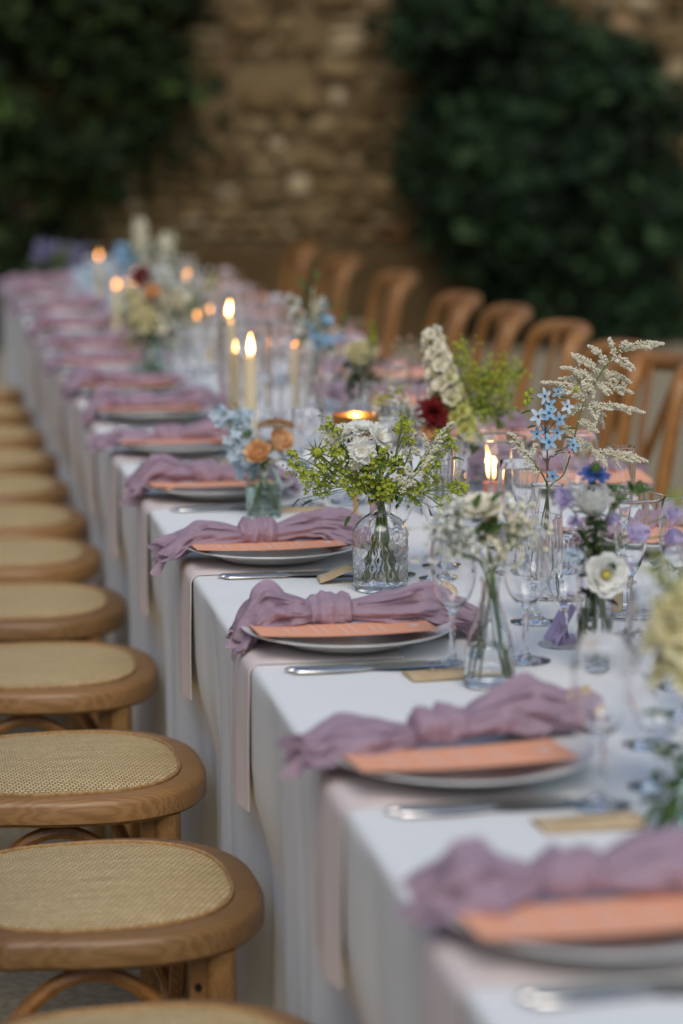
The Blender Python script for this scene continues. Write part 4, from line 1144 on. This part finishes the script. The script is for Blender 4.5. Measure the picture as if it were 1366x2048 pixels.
for k,(wh,c) in enumerate(CL):
    sp=.02 if 'drooping' in wh else .045
    pts=[P(u,v,V1[1]-(.02 if sp<.03 else 0)+random.uniform(-sp,sp)) for u,v in c]
    lime_sprig('lime floret sprig in the embossed bottle, '+wh,V1,nk,pts,'lime sprigs in the embossed bottle',size=.0092,nf=24)
Yb=V1[1]-.01
pp=lambda u,v,d=0: P(u,v,Yb+d)
astilbe('cream astilbe arching up to the right in the embossed bottle',V1,nk,[pp(800,975),pp(838,930),pp(870,888),pp(905,847)],[(pp(868,890),pp(908,844)),(pp(858,902),pp(845,868)),(pp(852,912),pp(880,893)),(pp(845,922),pp(822,895)),(pp(840,930),pp(868,915))],None,'cream_petal',1.1,.0055)
astilbe('cream astilbe low on the right side of the embossed bottle bouquet',V1,nk,[pp(795,985,-.02),pp(815,965,-.02),pp(845,935,-.02),pp(868,915,-.02)],[(pp(840,940,-.02),pp(872,918,-.02)),(pp(825,955,-.02),pp(800,935,-.02)),(pp(830,950,-.02),pp(850,950,-.02)),(pp(812,968,-.02),pp(788,955,-.02)),(pp(806,975,-.02),pp(830,965,-.02)),(pp(800,985,-.02),pp(812,985,-.02))],None,'cream_petal',1.1,.006)
astilbe('cream astilbe upright in the middle right of embossed bottle bouquet',V1,nk,[pp(790,975,.02),pp(812,925,.02),pp(832,868,.02)],[(pp(822,895,.02),pp(833,866,.02)),(pp(815,915,.02),pp(802,890,.02)),(pp(812,925,.02),pp(838,905,.02)),(pp(806,940,.02),pp(790,930,.02))],None,'cream_petal',1.0,.005)
leafy('dark thin leaves at the heart of the embossed bottle bouquet',V1,nk,P(760,960,V1[1]+.015),(.09,.05,.05),46,'leaf',.016,'green_sprig')

# --- blue stars and astilbe
nk=.165; Y=V4[1]-.01
q4=lambda u,v,d=0: P(u,v,Y+d)
bl=[(1089,792,'paleblue_petal',1.15,0),(1117,784,'blue_petal',.9,.01),(1076,833,'paleblue_petal',1.2,-.01),(1098,826,'blue_petal',1.1,-.015),(1119,838,'blue_petal',.95,-.005),(1134,813,'paleblue_petal',1.0,.005),(1098,808,'blue_petal',.95,.008),(1074,868,'blue_petal',.95,.0),(1098,884,'blue_petal',1.15,-.012),(1114,866,'blue_petal',1.0,.002),(1146,890,'blue_petal',1.0,.0),(1138,905,'pink_petal',.8,-.004),(1105,952,'blue_petal',.9,-.012),(1078,905,'pink_petal',.6,.004),(1090,862,'blue_petal',.9,.012)]
blo=[(q4(u,v,d),np.array([random.uniform(-.45,.45),-1,random.uniform(-.1,.55)]),mt,sz) for u,v,mt,sz,d in bl]
star_sprig('cluster of sky blue star flowers in the thick-based vase',V4,nk,blo,[(q4(1062,822),(-1,-.3,.05),.016),(q4(1072,852),(-1,-.3,.1),.014),(q4(1120,795),(1,-.2,.2),.014),(q4(1125,875),(1,-.4,.2),.016),(q4(1068,800),(-.8,-.2,.6),.013),(q4(1135,858),(1,-.3,.3),.015),(q4(1110,905),(.8,-.3,.5),.012)],[q4(1052,790),(q4(1058,800)),q4(1062,782),q4(1152,778),q4(1050,806)])
S=[(1128,955),(1146,890),(1162,816),(1182,778),(1214,726),(1245,690)]
BR=[((1240,702),(1327,688)),((1228,712),(1218,678)),((1238,700),(1262,690)),((1216,732),(1176,692)),((1202,750),(1142,708)),((1192,766),(1120,735)),((1186,778),(1116,758)),((1176,792),(1082,765)),((1222,716),(1270,738)),((1206,748),(1262,766)),((1192,772),(1267,788)),((1168,812),(1290,826)),((1186,812),(1208,856)),((1168,812),(1132,835)),((1158,845),(1196,866)),((1152,880),(1120,850)),((1190,906),(1296,924)),((1186,908),(1214,934)),((1150,884),(1192,905)),((1176,800),(1150,795)),((1190,790),(1165,770))]
astilbe('large cream astilbe plume fanning right above the blue star flowers',V4,nk,[q4(u,v,.02) for u,v in S],[(q4(a[0],a[1],.02),q4(b_[0],b_[1],.02+random.uniform(-.03,.03))) for a,b_ in BR],None,'cream_petal',1.8,.0078)
astilbe('short peach-cream astilbe sprig leaning left over the hurricane rim',V4,nk,[q4(1086,950,-.02),q4(1060,915,-.02),q4(1018,868,-.02)],[(q4(1050,905,-.02),q4(1016,866,-.02)),(q4(1062,918,-.02),q4(1036,905,-.02)),(q4(1070,930,-.02),q4(1048,928,-.02)),(q4(1062,915,-.02),q4(1075,890,-.02)),(q4(1078,945,-.02),q4(1060,945,-.02))],None,'peach_petal' if False else 'cream_petal',1.2,.006)

# --- flask vase, baby's breath
nk=.134; Y=V3[1]
lisianthus('white double bloom on top of the flask vase',V3,nk,P(962,1018,Y),np.array((-.1,-.35,.9)),.024,'cream_petal',False)
leafy('green sepals and leaves under the white flask bloom',V3,nk,P(972,1062,Y-.005),(.018,.015,.03),12,'leaf',.022,'green_sprig')
for (u,v,n,sp,wh) in [(885,1070,60,(.035,.03,.032),'outermost and lower'),(905,1045,44,(.03,.03,.022),'upper'),(925,1090,30,(.022,.025,.02),'innermost')]: gyps('white baby\'s breath left of the flask vase bloom, '+wh,V3,nk,P(u,v,Y+random.uniform(-.02,.02)),sp,n,'baby\'s breath left in the flask vase')
for (u,v,n,sp,wh) in [(1030,1070,50,(.032,.03,.026),'middle'),(1055,1050,32,(.022,.02,.025),'outermost and highest'),(1000,1110,24,(.02,.02,.015),'lowest')]: gyps('cream baby\'s breath right of the flask vase bloom, '+wh,V3,nk,P(u,v,Y+random.uniform(-.02,.02)),sp,n,'baby\'s breath right in the flask vase','cream_petal')

# --- cylinder vase
nk=.136; Y=V5[1]
lisianthus('open white lisianthus facing the camera with yellow eye',V5,nk,P(1211,1150,Y-.035),np.array((.12,-1,.15)),.024,'white_petal')
rose('ruffled white bloom on top of the slim cylinder vase',V5,nk,P(1185,1005,Y),np.array((0,-.3,.95)),.022,'white_petal',None,'lisianthus',1,'flower')
def bluehead(label,vs,neck,p):
    f=Flower('blue_scabious',label,'flower',vs,neck); f.main(p,r=.0013); m=MB(); Rm=frame((0,-.3,1)); ring(m,p,Rm,9,.019,.012,.1,-.35,.2,.002,0,0,.002,4); ring(m,p,Rm,7,.013,.009,.5,0,.2,.002,0,.3,.001,5); f.part('petals',m,M['deepblue_petal']); m=MB(); ball(m,p+Rm[:,2]*.006,.007,0,10,1.4); f.part('centre',m,M['leaf']); return f.done()
bluehead('deep blue scabious standing highest in the slim cylinder vase',V5,nk,P(1190,948,Y+.01))
for (u,v,ax,r,mt,lab) in [(1135,1005,(-.6,-.6,.4),.017,'lilac_petal','lilac sweet pea at the left of the cylinder vase'),(1150,1040,(-.3,-.8,-.2),.010,'lilac_petal','small lilac sweet pea low left by the white bloom'),(1265,1068,(.3,-.8,.2),.017,'lilac_petal','lilac-blue sweet pea hanging right of the lisianthus'),(1218,1040,(.3,-.7,.3),.011,'lilac_petal','pinkish sweet pea just above the open lisianthus'),(1340,1030,(.2,-.7,.6),.017,'lilac_petal','pale lilac sweet pea at the right picture edge, upper'),(1335,1072,(.2,-.8,.0),.016,'lilac_petal','lilac sweet pea at the right picture edge, lower'),(1245,1128,(.2,-.9,-.2),.011,'lilac_petal','lilac sweet pea beneath the open lisianthus'),(1150,1110,(-.5,-.8,.1),.013,'paleblue_petal','pale grey-blue bloom low at left of the cylinder vase')]:
    p=P(u,v,Y+random.uniform(-.02,.02)); sweetpea(lab,V5,nk,p,np.array(ax),r,mt,None,None)
leafy('dark stem leaves crowded above the cylinder vase lip',V5,nk,P(1190,1085,Y),(.016,.02,.06),30,'darkleaf',.022)
leafy('dark leaves down inside the slim cylinder vase',V5,.07,P(1188,1200,Y),(.010,.012,.07),22,'darkleaf',.024)
leafy('blue-green leaf sprig reaching right over the hurricane rim',V5,nk,P(1240,982,Y+.01),(.035,.02,.012),10,'leaf',.022)

# --- small green jar nearest the camera
nk=.08; Y=V6[1]
for k,(u,v) in enumerate([(1346,1245),(1378,1215),(1405,1280),(1362,1310)]):
    spire('fluffy pale yellow bloom in the nearest jar, '+['leftmost','high middle','rightmost','lowest'][k],V6,nk,P(u,v+50,Y),P(u,v-40,Y),16,.016,.008,'pale_soft','pale yellow blooms in the nearest jar','snapdragon',.024)
lime_sprig('lime sprig above pale yellow blooms in the nearest jar',V6,nk,[P(1330,1170,Y),P(1310,1140,Y+.02),P(1365,1150,Y),P(1360,950+40,Y+.1)],None,size=.012)
leafy('green leaves in the small jar nearest the camera',V6,.05,P(1350,1560,Y),(.02,.02,.05),20,'leaf',.026)

# --- pale green jar with peach roses
nk=.09; Y=V2[1]
rose('peach rose facing left, lower of two in the green jar',V2,nk,P(517,906,Y-.015),np.array((-.45,-.7,.55)),.0205,'peach_petal')
rose('peach rose facing right, upper of two in the green jar',V2,nk,P(560,884,Y),np.array((.35,-.55,.75)),.0215,'peach_petal')
def yarrow(label,vs,neck,p,r=.032):
    f=Flower('yarrow',label,'flower',vs,neck); f.main(p-np.array([0,0,.012])); m=MB(); pts=[]
    for k in range(150):
        q=math.sqrt(k/150)*r; a=k*2.4; pts.append(p+np.array([q*math.cos(a),q*math.sin(a),-.25*q*q/r*1.3+.004*random.random()]))
        if k%12==0: f.st.tube(curve([p-np.array([0,0,.014]),(p+pts[-1])/2-np.array([0,0,.006]),pts[-1]],4),.0005,4)
    dots(m,pts,.0026); f.part('florets',m,M['rust'],False); return f.done()
yarrow('rust brown flat yarrow head behind the peach roses',V2,nk,P(552,842,Y+.02))
def bluecloud(label,vs,neck,p0,p1,n,sp,group=None,mat='paleblue_petal',sz=.011):
    f=Flower('delphinium',label,'flower',vs,neck,group); p0,p1=np.array(p0),np.array(p1); nk_=f.o+np.array([0,0,neck]); f.stem(f.foot(),nk_,p0,p1,r=.0013,n=20); m=MB()
    for k in range(n):
        u=random.random(); q=p0+(p1-p0)*u+np.random.normal(0,.5,3)*sp*(1.1-.5*u); ax=np.random.normal(0,.5,3)+np.array([0,-.8,.3]); f.st.tube(curve([p0+(p1-p0)*max(0,u-.06),(q+p0+(p1-p0)*u)/2,q],4),.0004,4)
        ring(m,q,frame(ax,random.uniform(0,6)),5,sz,sz*.75,.2,.1,.25,0,0,0,.001,k,4,4)
    f.part('florets',m,M[mat]); return f.done()
bluecloud('pale blue delphinium leaning furthest left out of the green jar',V2,nk,P(500,925,Y),P(440,815,Y+.02),34,.026,'pale blue delphinium in the green jar')
bluecloud('upright pale blue delphinium behind the peach roses in green jar',V2,nk,P(505,905,Y+.03),P(470,820,Y+.04),26,.026,'pale blue delphinium in the green jar','paleblue_petal')
bluecloud('low pale blue delphinium behind the lower peach rose',V2,nk,P(500,930,Y+.03),P(475,930,Y+.04),20,.022,None,'paleblue_petal')
leafy('small dark leaf sprig beside the delphinium in the green jar',V2,nk,P(490,870,Y),(.025,.02,.035),14,'leaf',.012)
leafy('dark leaves at the right of the peach roses',V2,nk,P(590,930,Y),(.02,.02,.02),8,'leaf',.02)

# --- dahlia bouquet
nk=.136; Y=V7[1]
dahlia('burgundy dahlia facing right behind the embossed bottle',V7,nk,P(872,822,Y-.02),np.array((.25,-.8,.5)),.0255)
for (u,v,wh) in [(800,815,'highest'),(815,845,'nearest the dahlia'),(785,850,'outermost left')]: gyps('white baby\'s breath left of the burgundy dahlia, '+wh,V7,nk,P(u,v,Y+random.uniform(-.02,.02)),(.035,.03,.025),44,'baby\'s breath left of the dahlia','white_petal',.0042)
spire('cream white stock spire rising above the burgundy dahlia',V7,nk,P(895,800,Y+.01),P(862,662,Y+.02),30,.021,.012,'cream_petal',None,'stock',.0195,True)
spire('pale yellow stock spire close behind the cream one',V7,nk,P(925,870,Y+.0),P(885,735,Y+.01),28,.022,.014,'stock_yellow',None,'stock',.018,True)
for k,c in enumerate([[(930,720),(945,750),(915,700)],[(975,745),(960,790),(985,780)],[(1010,735),(1000,770),(1030,750)],[(940,800),(965,830),(920,780)],[(990,800),(1005,820),(950,770)]]):
    lime_sprig('green floret sprig right of the white stock, '+['nearest to it','highest middle','outermost right','low left','low right'][k],V7,nk,[P(u,v,Y+.05+random.uniform(-.04,.04)) for u,v in c],'green sprigs right of the stock',size=.021,nf=64,mat='lime')
leafy('grey-green leaves under the right hand sprigs of dahlia vase',V7,nk,P(965,800,Y+.05),(.06,.04,.07),70,'leaf',.02)
rose('small orange bloom low under the burgundy dahlia',V7,nk,P(858,868,Y-.02),np.array((0,-.7,.6)),.016,'peach_petal',None,'ranunculus',0,'flower')
lime_sprig('lime sprig reaching left behind the baby\'s breath',V7,nk,[P(780,790,Y+.03),P(800,780,Y+.03),P(760,800,Y)],None,size=.012)
# --- cream rose
Y=V8[1]
rose('cream rose on dark leaves in the bud vase',V8,nk,P(722,712,Y),np.array((-.2,-.45,.85)),.030,'yellow_petal')
leafy('dark leaf collar under the cream rose',V8,nk,P(712,756,Y),(.035,.035,.028),46,'darkleaf',.026)
spire('thin green bud spike beside the cream rose',V8,nk,P(745,690,Y),P(745,645,Y),8,.003,.002,'lime',None,'bud_spike',.008,False)
gyps('dusty pink sprig right of the cream rose',V8,nk,P(785,745,Y),(.05,.03,.04),40,None,'pink_petal',.006,'pink_sprig')
# --- slender vase
nk=.18; Y=V9[1]
spire('white flower spire left in the slender vase',V9,nk,P(615,700,Y),P(582,595,Y),20,.018,.012,'white_petal',None,'stock',.014)
for k,(a,b_) in enumerate([((632,720),(625,575)),((640,700),(665,640)),((640,720),(675,690)),((625,700),(640,600))]):
    astilbe('cream astilbe in the slender vase, '+['tallest','upper right','lower right','upper left'][k],V9,nk,[P(*a,Y),P((a[0]+b_[0])/2,(a[1]+b_[1])/2,Y),P(*b_,Y)],[(P(a[0],a[1]-10,Y),P(*b_,Y)),(P((a[0]+b_[0])/2,(a[1]+b_[1])/2,Y),P(b_[0]+22,b_[1]+14,Y))],'astilbe in the slender vase','cream_petal',.7,.008)
bluecloud('pale blue delphinium in the slender vase',V9,nk,P(640,700,Y),P(650,620,Y),22,.03,None,'blue_petal',.012)
leafy('mid green leaves in the slender vase bouquet',V9,nk,P(625,650,Y),(.05,.04,.08),50,'leaf',.024)
# --- yellow bouquet
nk=.146; Y=V10[1]
for (a,b_,mt,lab) in [((285,660),(262,580),'yellow_petal','pale yellow snapdragon at the left of the yellow bouquet'),((300,655),(290,600),'yellow_petal','pale yellow snapdragon in the middle of yellow bouquet'),((315,660),(335,590),'cream_petal','cream snapdragon at the right of yellow bouquet')]: spire(lab,V10,nk,P(*a,Y),P(*b_,Y),22,.022,.012,mt,None,'snapdragon',.019)
rose('white rose right in the yellow bouquet',V10,nk,P(350,600,Y),np.array((.2,-.7,.6)),.03,'cream_petal')
rose('white rose high in the yellow bouquet',V10,nk,P(318,560,Y),np.array((0,-.6,.8)),.03,'white_petal')
dahlia('burgundy bloom at the top of the yellow bouquet',V10,nk,P(290,553,Y),np.array((0,-.8,.5)),.026)
rose('small peach bloom under the burgundy one, yellow bouquet',V10,nk,P(305,585,Y-.02),np.array((0,-.8,.5)),.02,'peach_petal')
for k,c in enumerate([[(245,640),(250,600),(240,620)],[(360,630),(390,610),(375,650)],[(320,680),(345,690),(300,690)],[(420,560),(410,580),(430,570)],[(270,680),(260,690),(285,700)]]): lime_sprig('lime sprig in the yellow bouquet, '+['outer left','outer right','low middle','detached far right','low left'][k],V10,nk,[P(u,v,Y+random.uniform(-.05,.05)) for u,v in c],'lime sprigs in the yellow bouquet',size=.022,nf=26)
leafy('mid green leaves through the yellow bouquet',V10,nk,P(310,650,Y),(.09,.06,.06),60,'leaf',.03)
# --- far vases
nk=.136; Y=V11[1]
spire('tall cream spire in the far vase, tallest of the row',V11,nk,P(285,530,Y),P(280,440,Y),26,.022,.012,'cream_petal',None,'foxtail',.024)
spire('shorter pale green spire right in the far vase',V11,nk,P(320,530,Y),P(335,470,Y),22,.028,.016,'cream_petal',None,'stock',.026)
bluecloud('blue-grey delphinium left in the far vase',V11,nk,P(265,530,Y),P(240,500,Y),26,.05,None,'blue_petal',.02)
leafy('green leaves in the far tall vase bouquet',V11,nk,P(310,510,Y),(.13,.08,.08),70,'leaf',.035)
for k,(u,v) in enumerate([(295,520),(330,535),(360,545)]): rose('pale bloom low in the far vase, '+['left','middle','right'][k],V11,nk,P(u,v,Y),np.array((0,-.7,.6)),.03,'white_petal','pale blooms in the far vase')
Y=V12[1]
for (u,lab) in [(88,'violet bloom left in the far end vase'),(150,'violet bloom right in the far end vase')]: bluecloud(lab,V12,nk,P(u,530,Y),P(u,495,Y),22,.05,None,'violet_petal',.022)
lime_sprig('yellow-green floret head in the far end vase',V12,nk,[P(120,508,Y),P(112,515,Y),P(130,512,Y)],None,size=.026,nf=40)
leafy('green leaves in the far end vase',V12,nk,P(115,530,Y),(.1,.06,.04),50,'leaf',.035)
Y=V13[1]
for (u,v,wh) in [(185,545,'middle'),(205,520,'tallest'),(175,560,'leftmost'),(215,560,'rightmost')]: bluecloud('pale blue delphinium in the far blue vase, '+wh,V13,nk,P(u,v+40,Y),P(u,v,Y),24,.055,'pale blue delphinium in the far blue vase','paleblue_petal',.022)
Y=V14[1]
for (u,v,wh) in [(395,590,'rightmost'),(345,545,'leftmost'),(365,575,'middle')]: gyps('white sprig among the far candles, '+wh,V14,nk,P(u,v,Y),(.06,.05,.05),36,'white sprigs among the far candles','white_petal',.008)
leafy('green leaves among the far candles',V14,nk,P(385,610,Y),(.09,.05,.05),40,'leaf',.03)

# ------------------------------------------------------------------ name card and paper bits
t = thing('name_card','lilac folded name card with pink script leaning between the glasses', 'name card', (.40,3.03,ZC))
a_=P(1088,1268,3.06)-np.array([.40,3.03,ZC]); a_[2]=.001
b2=P(1112,1300,3.0)-np.array([.40,3.03,ZC]); b2[2]=.001
lean=np.array([.036,.028,.046])
m=MB(); Vf=[a_,b2,b2+lean,a_+lean]; nn=unit(np.cross(b2-a_,lean))*.0004
m.add(np.array(Vf+[q+nn for q in Vf]),[(0,1,2,3),(7,6,5,4),(0,4,5,1),(1,5,6,2),(2,6,7,3),(3,7,4,0)]); m.build('front_panel',M['lilac'],t,False)
c_=b2+np.array([.045,.02,0]); d_=a_+np.array([.045,.02,0])
m=MB(); Vf=[b2+np.array([.0008,0,0]),c_,d_,a_+np.array([.0008,0,0])]; up_=np.array([0,0,.0006]); m.add(np.array(Vf+[q+up_ for q in Vf]),[(3,2,1,0),(4,5,6,7),(0,1,5,4),(1,2,6,5),(2,3,7,6),(3,0,4,7)]); m.build('back_panel',M['lilac'],t,False)
m=MB()
sgn = 1 if nn @ (CAM_POS-np.array([.40,3.03,ZC])) > 0 else -1
nn2 = nn*2.2 if sgn>0 else -nn*1.2
for k in range(7):
    p0=a_*.5+b2*.5+lean*(.2+.085*k)+nn2; e=unit(b2-a_)*.004*(1 if k%2 else .5); w_=lean*.03; sk=unit(b2-a_)*.003*math.sin(k*2.1)
    m.add([p0-e+sk,p0+e+sk,p0+e+w_+sk,p0-e+w_+sk],[(0,1,2,3)])
m.build('script',M['ink_rose'],t,False)
def crumple(label,c,s,seed,rz=0):
    m=MB(); n,k=22,30; V=np.zeros((n,k,3))
    for i,u in enumerate(np.linspace(0,PI,n)):
        for j in range(k):
            a=2*PI*j/k; d=np.array([math.sin(u)*math.cos(a),math.sin(u)*math.sin(a),math.cos(u)])
            r=1+.32*mnoise.noise(Vector(d*1.9)+Vector((seed,0,0)))+.16*abs(math.sin(3*a+4*d[2]+seed))
            V[i,j]=d*r*np.array(s)
    V[...,2]=np.maximum(V[...,2]+s[2]*.8,0); m.grid(V,wrap=True)
    o=m.build('crumpled_kraft_pouch',M['kraft'],loc=(c[0],c[1],ZC)); o.rotation_euler=(0,0,rz); tag(o,label,'paper pouch'); return o
crumple('crumpled kraft paper pouch behind the third knotted napkin',(.263,3.15),(.030,.024,.017),3,.3)
crumple('brown crumpled pouch behind the wine glasses of the third setting',(.30,3.27),(.026,.02,.02),8,1.2)
o = inst('pk1', me_pk[1], 'seed_packet', M['kraft'], (.285,2.60,ZC+.012), 0.5, rot=(R(28),R(-14),.5)); tag(o,'amber kraft packet tilted up behind the second knotted napkin','paper packet','kraft packets on the table')
